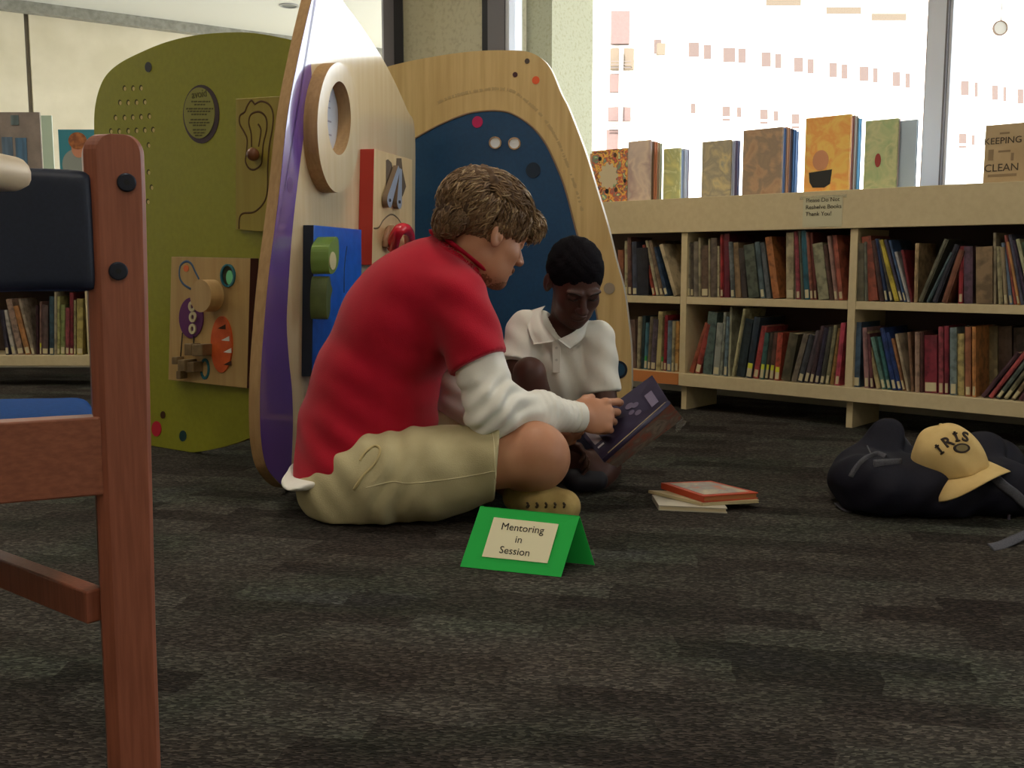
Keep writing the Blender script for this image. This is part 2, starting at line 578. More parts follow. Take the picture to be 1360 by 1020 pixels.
# window 1: pane towards the left, its end mullion and sill
def glass():
    m = bpy.data.materials.new('window_glass'); m.use_nodes = True
    nt = m.node_tree
    for n in list(nt.nodes):
        if n.type == 'BSDF_PRINCIPLED': nt.nodes.remove(n)
    out = [n for n in nt.nodes if n.type == 'OUTPUT_MATERIAL'][0]
    t = nt.nodes.new('ShaderNodeBsdfTransparent'); t.inputs[0].default_value = (0.97, 0.98, 0.97, 1)
    g = nt.nodes.new('ShaderNodeBsdfGlossy'); g.inputs['Roughness'].default_value = 0.02
    f = nt.nodes.new('ShaderNodeFresnel'); f.inputs[0].default_value = 1.45
    mx = nt.nodes.new('ShaderNodeMixShader')
    nt.links.new(f.outputs[0], mx.inputs[0]); nt.links.new(t.outputs[0], mx.inputs[1]); nt.links.new(g.outputs[0], mx.inputs[2])
    nt.links.new(mx.outputs[0], out.inputs[0])
    return m
M_glass = glass()
uL = P(511, 100, YL)[0]; uR = P(537, 100, YL)[0]
um = uL + (uR - uL) * 0.55
mb = MB().box(um, uR, YL - 0.06, YL + 0.08, 0.9, CEIL, 1)
mb.box(uL, um, YL - 0.03, YL + 0.08, 0.9, CEIL, 0)
mb.box(uL - 0.012, uL, YL - 0.02, YL + 0.08, 0.9, CEIL, 2)
mb.box(fx0, uL, YL - 0.05, YL + 0.08, 0.9, 0.96, 0)
mb.box(fx0, uL, YL - 0.03, YL + 0.08, CEIL - 0.06, CEIL, 0)
for xx in (-3.55, -5.1): mb.box(xx - 0.03, xx + 0.03, YL - 0.03, YL + 0.08, 0.96, CEIL, 0)
win = struct('window_1', mb, [M_frame, M_black, M_alu])
MB().add([(fx0, YL + 0.03, 0.96), (uL, YL + 0.03, 0.96), (uL, YL + 0.03, CEIL - 0.06), (fx0, YL + 0.03, CEIL - 0.06)], [(0, 1, 2, 3)]).build('pane', M_glass, win)

# window 2: the long window above the shelf
sM2a, sM2b, sM2c, sM2d = [SZ(x, 40, NW)[0] for x in (648, 657, 679, 684)]
sM3a, sM3b, sM3c, sM3d = SZ(1231, 120, NW)[0], SZ(1238, 120, NW)[0], SZ(1263, 120, NW)[0], SZ(1268, 120, NW)[0]
mb = MB()
lbox(mb, sM2a, sM2b, NW - 0.05, NW + 0.06, 0.9, CEIL, 1)
lbox(mb, sM2b, sM2c, NW - 0.06, NW + 0.06, 0.9, CEIL, 0)
lbox(mb, sM2c, sM2d, NW - 0.05, NW + 0.06, 0.9, CEIL, 3)
lbox(mb, sM2c, sEnd, NW - 0.06, NW + 0.06, 0.9, 0.975, 2)
lbox(mb, sM2c, sEnd, NW - 0.05, NW + 0.06, CEIL - 0.06, CEIL, 2)
win2 = struct('window_2', mb, [M_frame, M_black, M_bronze, M_alu])
g = 0.01
MB().add([W(sM2d, NW, 0.975), W(sEnd, NW, 0.975), W(sEnd, NW, CEIL - 0.06), W(sM2d, NW, CEIL - 0.06)], [(0, 1, 2, 3)]).build('pane', M_glass, win2)
for k, s3 in enumerate((0.0, 1.95, 3.9, 5.85)):
    mb = MB()
    lbox(mb, sM3a + s3, sM3b + s3, NW - 0.03, NW + 0.07, 0.975, CEIL, 0)
    lbox(mb, sM3b + s3, sM3c + s3, NW - 0.08, NW + 0.07, 0.975, CEIL, 1)
    lbox(mb, sM3c + s3 - 0.004, sM3c + s3 + 0.004, NW - 0.082, NW + 0.07, 0.975, CEIL, 2)
    lbox(mb, sM3c + s3 + 0.004, sM3d + s3, NW - 0.06, NW + 0.07, 0.975, CEIL, 1)
    mb.build('mullion', [M_bronze, M_alu, M_frame], win2)
# far end wall closing the room on the right
e0 = W(sEnd, NW)
struct('wall_end', MB().prism([np.array([e0[0], e0[1], 0]), np.array([e0[0] + 0.15, e0[1], 0]), np.array([fx1 + 0.15, fy0, 0]), np.array([fx1, fy0, 0])], (0, 0, CEIL)), M_paint)

# outside: paving, soffits, concrete walls, the sunlit building
M_pave = mat('sunlit_paving', (205, 200, 190), 0.9, c2=(190, 186, 176), scale=2)
M_soff = mat('soffit_plaster', (205, 205, 198), 0.9)
struct('ground_outside', MB().box(-40, 70, 7.25, 110, -0.25, -0.15), M_pave)
# left niche: concrete wall under a soffit
Wa = P(0, 0, 9.06); Wb = P(395, 51, 10.6)
dW = np.array([Wb[0] - Wa[0], Wb[1] - Wa[1], 0]); dW /= np.linalg.norm(dW); nW = np.array([-dW[1], dW[0], 0])
SOF = float(Wa[2])
A0 = np.array([Wa[0], Wa[1], 0]) - dW * 3.0; B0 = np.array([Wa[0], Wa[1], 0]) + dW * 4.6
mb = MB()
J = [-3.0]
j1 = float((P(38, 100, 9.2) - Wa)[:2] @ dW[:2])
for t in (j1 - 1.6, j1, j1 + 2.35, 4.6): J.append(t)
for i in range(len(J) - 1):
    a = np.array([Wa[0], Wa[1], 0]) + dW * (J[i] + 0.02); b_ = np.array([Wa[0], Wa[1], 0]) + dW * (J[i + 1] - 0.02)
    mb.prism([a, b_, b_ + nW * 0.2, a + nW * 0.2], (0, 0, SOF - 0.0))
mb.prism([A0 + nW * 0.04, B0 + nW * 0.04, B0 + nW * 0.2, A0 + nW * 0.2], (0, 0, SOF), 1)
struct('wall_outside', mb, [M_conc, mat('dark_joint', (120, 112, 100), 0.9)])
mb = MB().prism([A0 - nW * 0.10, B0 - nW * 0.10, B0, A0], (0, 0, -0.09))
for i, v in enumerate(mb.v): mb.v[i] = (v[0], v[1], v[2] + SOF)
struct('trim_1', mb, mat('soffit_edge_trim', (150, 148, 138), 0.8, c2=(128, 126, 116), scale=20))
struct('ceiling_outside', MB().box(-8, corner[0] + 0.05, YL + 0.14, 12, SOF, SOF + 0.15), M_soff)
t = thing('downlight', (P(384, 7, 8.6)[0], 8.6, SOF), 'round recessed downlight in the pale soffit at the upper left', 'ceiling light')
cD = P(384, 7, 9.35); cD[2] = SOF
cD = G(384, 7, SOF)
t.location = cD
MB().ring([cD + 0.085 * np.array([math.cos(a), math.sin(a), 0]) for a in np.linspace(0, 2 * PI, 33)[:-1]],
          [cD + 0.065 * np.array([math.cos(a), math.sin(a), 0]) for a in np.linspace(0, 2 * PI, 33)[:-1]], (0, 0, -0.01)).build('rim', mat('downlight_rim', (150, 150, 150), 0.4), t)
MB().disc(cD + np.array([0, 0, -0.004]), (0.065, 0, 0), (0, 0.065, 0), (0, 0, 0.003)).build('lens', mat('downlight_lens', (92, 96, 96), 0.3), t)
# outer column behind the window edge and canopy over the long window
mb = MB(); sc0, sc1 = SZ(686, 60, NW + 0.35)[0], SZ(733, 60, NW + 0.35)[0]
lbox(mb, sc0 - 0.3, sc1, NW + 0.35, NW + 0.75, -0.15, 3.0)
struct('wall_pier', mb, M_speck)
cz = 3.0; cn = float((G(740, 22, cz) - SA) @ SN)
mb = MB(); lbox(mb, sC + 0.3, 9.4, NW + 0.13, cn, cz, cz + 0.25)
struct('ceiling_canopy', mb, M_soff)

# building across the street, in full sun
def facade():
    Yb = 52.0; lam = -0.00055
    q0 = 1 / Yb
    p = lambda u: (lambda q: np.array([(u - 680) / FPX / q / 1.0, 1 / q, 0]))(q0 * (1 + lam * (u - 1140)))
    a, b_ = p(852), p(1520)
    d = b_ - a; Lg = np.linalg.norm(d); d /= Lg
    n = np.array([d[1], -d[0], 0.0])       # towards us
    return a, d, n, Lg
fa, fd, fn, fL = facade()
bl = thing('office_building', tuple(fa + fd * fL / 2), 'white sunlit building with rows of small paired windows across the street', 'building')
M_white = mat('sunlit_render', (235, 228, 218), 0.9)
M_rec = mat('pink_brown_window', (80, 66, 61), 0.7)
M_pink = mat('pink_brick', (88, 72, 69), 0.9, c2=(84, 68, 65), scale=8)
M_tan = mat('tan_panel', (84, 73, 60), 0.8)
def fhit(u, v): return hit(u, v, fa, fn)
mb = MB()
x0 = fa - fd * 0; 
mb.prism([fa + ZV * -0.2, fa + fd * fL - ZV * 0.2, fa + fd * fL + ZV * 30, fa + ZV * 30], -fn * 8)
mb.build('wall', M_white, bl)
row1 = [(873, 62, 9), (921, 66, 13), (939, 69, 9), (968, 73, 15), (985, 74, 9), (1017, 79, 12), (1033, 81, 8), (1060, 86, 12), (1076, 88, 8), (1106, 93, 10), (1121, 95, 7), (1147, 98, 11), (1162, 100, 6),
        (1190, 105, 9), (1205, 107, 5), (1281, 117, 10), (1296, 119, 4), (1321, 123, 7), (1334, 125, 3), (1355, 128, 7)]
row2 = [(920, 144, 6), (964, 148, 10), (981, 149, 5), (1014, 152, 10), (1030, 154, 6), (1056, 158, 10), (1278, 184, 9), (1292, 186, 3)]
def winq(u, v, w_, h_, m=M_rec):
    pts = [fhit(u - w_ / 2, v - h_ / 2), fhit(u + w_ / 2, v - h_ / 2), fhit(u + w_ / 2, v + h_ / 2), fhit(u - w_ / 2, v + h_ / 2)]
    MB().prism([q_ + fn * 0.05 for q_ in pts], -fn * 0.1).build('window', m, bl)
for u, v, w_ in row1: winq(u, v, w_, 19)
for u, v, w_ in row2:
    winq(u, v, w_, 13); 
    if w_ > 8: winq(u, v + 11, w_, 3)
for u in (1040, 1120, 1180): winq(u, v=3 + (u - 1040) * 0.14, w_=46, h_=9, m=M_tan)
# stair tower in front of its left end
tw = thing('stair_tower', tuple(P(825, 300, 44)), 'pink brick stair tower with railings left of the white building', 'building')
Yt = 44.0
def tq(u0, u1, v0, v1, m, nm, dy=0.0, th=0.3):
    a, b_ = P(u0, v0, Yt + dy), P(u1, v1, Yt + dy)
    MB().box(a[0], b_[0], Yt + dy, Yt + dy + th, b_[2], a[2]).build(nm, m, tw)
tq(731, 815, 5, 268, M_white, 'side_wall', 0.5, 1)
tq(812, 836, 14, 58, M_pink, 'brick_panel'); tq(810, 824, 98, 122, M_pink, 'brick_panel')
tq(808, 838, 142, 160, M_pink, 'brick_panel'); tq(806, 822, 172, 200, M_pink, 'brick_panel', )
tq(811, 842, 64, 92, M_tan, 'window_panel'); tq(742, 771, 92, 109, M_tan, 'window_panel'); tq(873, 884, 57, 72, M_tan, 'window_panel')
tq(815, 846, 5, 268, M_white, 'back_wall', 0.6, 1)
for v in (81, 85, 89, 161, 165, 169):
    tq(808, 838, v, v + 0.8, mat('railing', (84, 76, 74), 0.6), 'rail', -0.2, 0.05)
tq(823, 825.5, 62, 262, mat('tower_post', (235, 225, 215), 0.7), 'post', -0.3, 0.1)
# round lamp seen through the right pane
rc = P(1329, 37, 7.2)
lm = thing('round_sign', tuple(rc), 'pale round disc hanging outside behind the right window pane', 'round disc')
MB().ring([rc + 0.052 * np.array([math.cos(a), 0, math.sin(a)]) for a in np.linspace(0, 2 * PI, 33)[:-1]],
          [rc + 0.043 * np.array([math.cos(a) , 0, math.sin(a)]) for a in np.linspace(0, 2 * PI, 33)[:-1]], (0, 0.015, 0)).build('rim', mat('disc_rim', (170, 140, 120), 0.5), lm)
MB().disc(rc + np.array([0, 0.004, 0]), (0.043, 0, 0), (0, 0, 0.043), (0, 0.008, 0)).build('face', M_white, lm)
MB().tube([rc + ZV * 0.05, rc + ZV * (3.0 - rc[2] )], 0.004).build('rod', M_white, lm)

# ceiling lamps of the room (above the frame)
for (x, y), wh in zip(LAMPS, ('above the wooden chair', 'above the camera spot', 'above the lime green panel', 'above the tent card', 'near the far left bookcase')):
    t = thing('ceiling_light', (x, y, CEIL), 'square recessed ceiling light panel ' + wh, 'ceiling light', 'ceiling light panels')
    mb = MB().box(x - 0.31, x + 0.31, y - 0.31, y + 0.31, CEIL - 0.012, CEIL - 0.002)
    mb.build('frame', M_alu, t)
    ld = bpy.data.lights.new('lamp_light', 'AREA'); ld.shape = 'SQUARE'; ld.size = 0.55; ld.energy = LAMP_W; ld.color = LAMP_COL
    lo = bpy.data.objects.new('lamp_light', ld); COL.objects.link(lo); lo.location = (x, y, CEIL - 0.02)

# ================================================================== SHELVES
M_shelf = mat('cream_laminate', (206, 190, 152), 0.5, spec=0.35, c2=(200, 183, 145), scale=40)
M_shelfin = mat('shelf_back_panel', (84, 70, 66), 0.7)
M_orange = mat('orange_wood_strip', (190, 120, 66), 0.55)
ZT, ZF, ZM1, ZM0, ZB1, ZB0 = 0.934, 0.786, 0.504, 0.472, 0.165, 0.109
SDEP = 0.30
bays = [-0.80, 0.0, 0.773, 1.546, 2.32]
sh = thing('bookcase', tuple(W(0.77, 0.15)), 'long cream two-shelf bookcase standing under the bright window', 'bookcase')
mb = MB(); lbox(mb, bays[0] - 0.015, bays[-1] + 0.015, 0.0121, 0.40, ZT - 0.03, ZT - 0.0002); mb.build('top_board', M_shelf, sh, bevel=0.002)
mb = MB(); lbox(mb, bays[0] - 0.015, bays[-1] + 0.015, -0.014, 0.012, ZF, ZT); mb.build('fascia', M_shelf, sh, bevel=0.002)
mb = MB(); lbox(mb, bays[0], bays[-1], SDEP, SDEP + 0.015, ZB0, ZT - 0.031); mb.build('back_panel', M_shelfin, sh)
for s0 in bays:
    mb = MB(); lbox(mb, s0 - 0.015, s0 + 0.015, 0.0, SDEP - 0.001, ZB1 + 0.0005, ZF - 0.001); mb.build('upright', M_shelf, sh)
    mb = MB(); lbox(mb, s0 - 0.013, s0 + 0.013, 0.02, SDEP - 0.02, 0.0, ZB0 - 0.001); mb.build('foot', M_shelf, sh)
for i in range(len(bays) - 1):
    mb = MB(); lbox(mb, bays[i] + 0.016, bays[i + 1] - 0.016, 0.0, SDEP - 0.001, ZM0, ZM1); mb.build('shelf_board', M_shelf, sh, bevel=0.0015)
mb = MB(); lbox(mb, bays[1] - 0.01, bays[-1] + 0.015, -0.012, SDEP - 0.001, ZB0, ZB1); mb.build('bottom_board', M_shelf, sh, bevel=0.002)
mb = MB(); lbox(mb, bays[0] - 0.015, bays[1] - 0.011, 0.004, SDEP - 0.001, ZB0, ZB1); mb.build('bottom_board', M_shelf, sh)
mb = MB(); lbox(mb, bays[0] - 0.015, bays[1] - 0.0115, -0.012, 0.0035, ZB0 + 0.002, ZB1 - 0.004); mb.build('front_strip', M_orange, sh, label='orange-brown wooden strip on the bottom board')

# left bookcase, seen through the chair back
YS = 5.4
XL0, XL1 = -6.2, -1.9
zlt = 0.148 + 0.017
sh2 = thing('bookcase', (-4, YS + 0.15, 0), 'cream bookcase at the far left seen through the chair back', 'bookcase')
MB().box(XL0, XL1, YS - 0.01, YS + 0.40, ZT - 0.03, ZT).build('top_board', M_shelf, sh2)
MB().box(XL0, XL1, YS - 0.014, YS + 0.012, ZF, ZT - 0.0305).build('fascia', M_shelf, sh2)
MB().box(XL0, XL1, YS + SDEP, YS + SDEP + 0.015, ZB0, ZT - 0.031).build('back_panel', M_shelfin, sh2)
xs = [XL0, -5.1, -4.0, -2.05, XL1]
xs = [XL0, -5.0, P(-75, 400, YS)[0], P(117, 400, YS)[0], XL1]
for x in xs:
    MB().box(x - 0.015, x + 0.015, YS, YS + SDEP - 0.001, ZB1 + 0.0005, ZF - 0.001).build('upright', M_shelf, sh2)
    MB().box(x - 0.013, x + 0.013, YS + 0.02, YS + SDEP - 0.02, 0, ZB0 - 0.001).build('foot', M_shelf, sh2)
for i in range(len(xs) - 1):
    MB().box(xs[i] + 0.016, xs[i + 1] - 0.016, YS, YS + SDEP - 0.001, ZM0 + 0.065, ZM1 + 0.065).build('shelf_board', M_shelf, sh2)
MB().box(XL0, XL1, YS - 0.012, YS + SDEP - 0.001, ZB0, ZB1).build('bottom_board', M_shelf, sh2, bevel=0.002)

# ------------------------------------------------------------------ books
def cname(c):
    r, g_, b_ = c
    mx, mn = max(c), min(c)
    if mx - mn < 22:
        return 'near-black' if mx < 58 else 'dark grey' if mx < 90 else 'grey' if mx < 125 else 'pale grey'
    dk = 'dark ' if mx < 100 else ''
    if r == mx and g_ > 0.82 * r:
        return ('olive' if r < 130 else 'cream' if b_ > 0.5 * r else 'yellow')
    if r == mx and g_ > 0.62 * r:
        return dk + 'brown' if r < 130 else ('tan' if b_ > 0.45 * r else 'orange')
    if r == mx and g_ > 0.42 * r:
        return 'dark brown' if r < 105 else ('pink' if b_ > 0.6 * r else 'orange')
    if r == mx: return dk + ('red' if b_ < 0.42 * r or r < 150 else 'pink')
    if b_ == mx and r > 0.9 * g_: return dk + 'purple'
    if b_ == mx and g_ < 0.75 * b_: return dk + 'blue'
    if b_ == mx: return dk + ('slate blue' if r > 0.6 * b_ else 'teal')
    return dk + 'green'

M_page = mat('book_pages', (188, 172, 138), 0.9, c2=(170, 152, 118), scale=200, stretch=(1, 1, 0.02))
TAGM = {'w': mat('call_label_paper', (196, 186, 150), 0.7), 'g': mat('green_dot_label', (60, 150, 70), 0.6), 'y': mat('yellow_dot_label', (206, 210, 60), 0.6)}

def book_mat(c, k):
    gy = sum(c) / 3; c = tuple(int(x * 0.8 + gy * 0.2) for x in c)
    c2 = tuple(max(0, min(255, int(x * 0.74))) for x in c)
    key = 'cover_%d_%d_%d_%d' % (*c, k % 3)
    return mat(key, c, 0.42, spec=0.45, c2=c2, scale=22 + 9 * (k % 3), ramp=(0.45, 0.62))

BOOKS = []
def add_book(base, D, N, th, h, dep, lean, c, tg, shelf, k, lowtag=0.03):
    """upright book; base = bottom centre of the spine, D along the shelf, N into the shelf"""
    D = np.array(D); N = np.array(N)
    a = math.atan(lean)
    up = ZV * math.cos(a) + D * math.sin(a); dx = D * math.cos(a) - ZV * math.sin(a)
    b0 = np.array(base) + ZV * (abs(math.sin(a)) * th / 2 + 0.0006)
    ct = min(0.003, th * 0.2)
    ho = h / max(math.cos(a), 0.5)
    o_mb = MB()
    cen = b0 + up * ho / 2
    for sgn in (-1, 1):
        o_mb.obox(cen + N * dep / 2 + sgn * dx * (th / 2 - ct / 2), dx * ct / 2, N * dep / 2, up * ho / 2)
    # rounded spine
    prof = [(-th / 2 + ct, ct), (-th / 2 + ct, 0.0), (-th * 0.25, -0.0022), (0, -0.003), (th * 0.25, -0.0022), (th / 2 - ct, 0.0), (th / 2 - ct, ct)]
    o_mb.prism([b0 + dx * p_[0] + N * p_[1] for p_ in prof], up * ho)
    bk = put('book', o_mb.mesh('book', book_mat(c, k)))
    bk['category'] = 'book'
    mb = MB()
    mb.obox(cen + N * (dep / 2 + 0.001 + ct / 2), dx * (th / 2 - ct - 0.0002), N * (dep / 2 - 0.004), up * (ho / 2 - 0.003))
    mb.build('pages', M_page, bk)
    if tg:
        lh = random.uniform(0.026, 0.036)
        z0 = 0.006
        mb = MB().prism([b0 + dx * p_[0] * 1.02 + N * (p_[1] - 0.0005) + up * z0 for p_ in prof[1:-1]] + [b0 + dx * th / 2 * 0.7 + N * 0.0 + up * z0, b0 - dx * th / 2 * 0.7 + up * z0], up * lh)
        mb.build('spine_label', TAGM['w'], bk)
        if tg in 'gy':
            mb = MB().prism([b0 + dx * p_[0] * 1.02 + N * (p_[1] - 0.0006) + up * (z0 + lh) for p_ in prof[1:-1]] + [b0 + dx * th / 2 * 0.7 + up * (z0 + lh), b0 - dx * th / 2 * 0.7 + up * (z0 + lh)], up * 0.022)
            mb.build('colour_tag', TAGM[tg], bk)
    wd = 'thin' if th < 0.013 else 'thick' if th > 0.03 else 'medium'
    ln = '' if abs(lean) < 0.09 else (' leaning right' if lean > 0 else ' leaning left')
    BOOKS.append(dict(o=bk, c=cname(c), w=wd, ln=ln, sh=shelf, tg=tg))
    return bk

def shelf_row(rows, zsh, shelf, n0=0.012, frontal=False, dep=(0.17, 0.235), smin_=None, smax=None):
    k = 0
    for r in rows:
        u, wpx, vt, ln, c = r[:5]
        tg = r[5] if len(r) > 5 else ''
        nn = n0 + (r[6] if len(r) > 6 else random.uniform(-0.004, 0.012))
        dp = (r[7] if len(r) > 7 else random.uniform(*dep))
        vb = 450
        if frontal:
            f_ = lambda uu, vv: (lambda p_: (float(p_[0]), float(p_[2])))(P(uu, vv, YS + nn))
        else:
            f_ = lambda uu, vv: SZ(uu, vv, nn)
        for _ in range(8):      # find the pixel row of the shelf there
            vb -= (zsh - f_(u, vb)[1]) / 0.0032
        s_b = f_(u, vb)[0]
        th = max(0.006, f_(u + wpx / 2, vb)[0] - f_(u - wpx / 2, vb)[0] - 0.0008)
        s_t, z_t = f_(u + ln, vt)
        h = max(0.10, z_t - zsh - 0.003)
        lean = (s_t - s_b) / h
        a = math.atan(lean); th = max(0.005, th * math.cos(a))
        h = h - abs(math.sin(a)) * th
        if frontal: add_book((s_b, YS + nn, zsh), (1, 0, 0), (0, 1, 0), th, h, dp, lean, c, tg, shelf, k)
        else: add_book(W(s_b, nn, zsh), SD, SN, th, h, dp, lean, c, tg, shelf, k)
        k += 1

U1 = 'upper shelf, left bay'
A1 = [(825, 7, 331, -1, (150, 82, 50)), (831.5, 4, 319, 0, (168, 156, 118), 'w'), (836.5, 5, 314, -1, (105, 66, 55), 'w'), (843, 6, 320, -1, (58, 66, 88), 'w'), (854, 15, 328, -2, (32, 34, 46)),
      (868.5, 4, 324, -14, (168, 62, 46), 'w'), (873.5, 4, 318, -15, (170, 158, 126), 'w'), (879, 4.5, 318, -16, (128, 104, 80), 'w'), (885, 5, 327, -17, (46, 74, 108), 'w'), (897, 5, 323, -20, (186, 168, 130))]
A2 = [(911, 3.5, 323, 0, (62, 44, 40)), (915, 3, 321, 0, (150, 140, 116), 'w'), (919, 4, 322, 0, (92, 82, 70), 'w'), (924, 5.5, 320, 0, (130, 118, 100)), (929, 3, 315, 0, (172, 158, 124)), (936, 9, 325, 0, (100, 76, 60), 'w'),
      (942, 2.5, 317, 0, (176, 162, 126)), (948, 8, 315, 0, (104, 88, 76)), (954, 3, 326, 0, (176, 162, 126), 'w'), (958.5, 4, 311, 0, (168, 36, 40), 'w'), (965, 7.5, 309, 0, (108, 24, 42)),
      (973, 5, 320, -3, (104, 112, 112), 'w'), (980.5, 7.5, 321, -4, (140, 112, 78)), (989, 7, 328, -5, (66, 56, 54)), (1001, 14, 323, -7, (84, 94, 80)), (1013, 6, 320, -8, (82, 104, 108), 'w'), (1021, 6, 321, -9, (92, 100, 104)), (1031, 9, 313, -11, (178, 104, 50)),
      (1049, 10, 308, 0, (172, 156, 116), 'w'), (1055.5, 3, 307, -1, (120, 122, 112), 'w'), (1060, 5.5, 306, -3, (160, 58, 70), 'w'), (1066, 4, 306, -4, (98, 98, 78)), (1072, 7, 305, -5, (24, 92, 112), 'w'), (1078, 4, 307, -6, (150, 84, 66), 'w'), (1083, 4, 308, -6, (124, 58, 50), 'w'),
      (1094, 14, 321, -9, (150, 146, 112)), (1104.5, 6, 324, -10, (96, 68, 56)), (1110.5, 4.5, 312, -10, (166, 122, 110), 'w'), (1117, 6, 311, -9, (184, 92, 70), 'w')]
A3 = [(1142, 11, 322, 0, (104, 98, 76)), (1150.5, 4, 320, -1, (112, 114, 98)), (1160, 13, 312, -10, (164, 76, 54)), (1171.5, 6, 318, -12, (78, 50, 46)), (1177.5, 4, 316, -14, (40, 62, 108), 'w'), (1184, 4, 316, -17, (74, 70, 66), 'w'), (1191, 6, 317, -22, (206, 184, 54)),
      (1197.5, 4, 317, -22, (72, 66, 92), 'w'), (1202.5, 3.5, 318, -21, (60, 92, 140), 'w'), (1207, 4, 333, -18, (166, 162, 160)), (1211, 3.5, 331, -13, (128, 34, 40)), (1216, 5, 322, 2, (184, 150, 104)),
      (1222, 6.5, 316, 36, (98, 96, 76)), (1232, 5, 334, 33, (70, 92, 98)), (1241, 7, 323, 31, (50, 50, 64)), (1254, 8, 330, 24, (140, 82, 58)),
      (1275.5, 6, 326, 2, (172, 42, 52), 'w'), (1286, 12, 326, 0, (96, 66, 86)), (1307, 22, 326, 0, (150, 120, 84)), (1321, 4, 308, 0, (170, 154, 126)), (1329, 6, 326, -3, (166, 154, 112)), (1336, 5, 327, -5, (152, 134, 100), 'w'),
      (1343, 5, 321, -11, (104, 128, 158), 'w'), (1348.5, 4, 311, -13, (176, 84, 74)), (1353, 3.5, 320, -15, (206, 142, 76), 'w'), (1358, 4.5, 310, -17, (84, 84, 108)), (1364.5, 5, 318, -19, (70, 52, 82), 'w'), (1371, 5, 316, -20, (170, 170, 130)), (1378, 6, 320, -19, (80, 100, 80))]
B1 = [(841, 8, 424, -2, (112, 84, 72)), (847.5, 4, 420, 2, (160, 148, 114)), (852, 4.5, 419, 3, (48, 72, 74)), (857, 4.5, 428, 3, (58, 112, 130), 'g'), (861.5, 4, 420, 4, (116, 104, 82), 'w'), (867, 6.5, 423, 4, (88, 72, 88), 'w'), (873.5, 6, 413, 4, (186, 170, 108)),
      (879, 3.5, 420, 2, (124, 100, 68), 'g'), (883, 4, 418, 2, (158, 40, 52), 'w'), (888, 5.5, 425, 2, (100, 122, 140), 'w'), (893, 3.5, 426, 2, (166, 154, 116), 'w'), (898, 5, 426, 1, (206, 150, 74), 'w')]
B2 = [(918, 6, 427, 22, (172, 80, 54)), (926, 7, 429, 16, (164, 60, 50), 'w'), (939, 12, 413, 8, (84, 106, 100)), (950.5, 8, 428, 6, (140, 144, 134), 'w'), (957, 3.5, 414, 6, (160, 166, 148)), (963, 4.5, 420, 4, (98, 122, 134), 'w'), (968, 3, 407, 3, (164, 162, 132)),
      (973, 3.5, 409, 16, (184, 176, 130)), (983, 11, 422, 12, (44, 60, 66)), (994, 8, 420, 12, (40, 56, 70), 'y'), (1003, 7, 432, 12, (186, 66, 66), 'w'), (1011, 6, 441, 8, (56, 100, 94), 'y'), (1017.5, 5, 441, 8, (80, 68, 58), 'y'), (1024, 6, 441, 7, (104, 68, 56), 'y'),
      (1031.5, 7, 441, 5, (188, 70, 48), 'y'), (1043, 12, 441, 12, (92, 84, 62)), (1054, 7, 442, 17, (122, 110, 94)), (1062, 7, 443, 17, (66, 68, 74), 'w'), (1070, 6, 438, 17, (84, 72, 80), 'w'), (1077, 5.5, 432, 16, (78, 56, 62), 'w'), (1084, 5.5, 434, 14, (60, 56, 80), 'w'),
      (1091, 5.5, 433, 13, (78, 78, 68), 'w'), (1098, 5, 431, 12, (144, 138, 100), 'w'), (1104.5, 5, 435, 11, (148, 106, 50)), (1111, 6, 428, 9, (206, 66, 90), 'w')]
B3 = [(1137, 9, 427, 3, (66, 94, 122), 'w'), (1151, 6, 434, -3, (154, 108, 110), 'w'), (1158, 4.5, 442, -5, (118, 64, 68), 'w'), (1166.5, 6, 434, -18, (186, 164, 112)), (1174, 5.5, 446, -16, (92, 134, 122), 'w'), (1181, 5, 446, -14, (54, 112, 112), 'w'),
      (1188, 6, 434, -17, (38, 66, 134), 'w'), (1195, 6, 440, -17, (34, 60, 126), 'w'), (1201, 4, 448, -16, (164, 108, 64), 'w'), (1206, 4, 442, -16, (186, 164, 132)), (1212, 4, 440, -5, (134, 94, 66)), (1218, 6, 440, 0, (166, 132, 110)), (1224, 5, 440, 0, (92, 50, 46)), (1236, 17, 444, 0, (142, 38, 56), 'w'),
      (1249.5, 6.5, 433, 0, (166, 66, 78), 'w'), (1257, 6, 432, 0, (154, 44, 60), 'w'), (1266, 9, 434, 0, (118, 136, 136), 'w'), (1276, 9, 442, 0, (194, 172, 100)), (1285.5, 8, 433, 0, (168, 100, 66), 'w'), (1293.5, 5, 433, 0, (208, 132, 66), 'w'),
      (1302, 8, 432, 0, (204, 176, 118), '', 0.15, 0.13), (1316, 18, 432, 0, (178, 156, 104), '', 0.15, 0.13), (1335, 18, 432, 0, (112, 88, 72), '', 0.15, 0.13), (1354, 16, 434, 0, (90, 76, 66), '', 0.15, 0.13),
      (1305, 7, 466, 50, (92, 56, 66), '', 0.0, 0.12), (1315, 7, 462, 52, (186, 74, 74), '', 0.0, 0.12), (1325, 7, 464, 50, (92, 104, 96), 'w', 0.0, 0.12), (1335, 7, 466, 48, (134, 128, 92), 'w', 0.0, 0.12), (1345, 7, 470, 46, (148, 120, 84), 'w', 0.0, 0.12), (1355, 7, 472, 44, (96, 54, 66), '', 0.0, 0.12), (1365, 7, 474, 42, (80, 60, 90), '', 0.0, 0.12)]
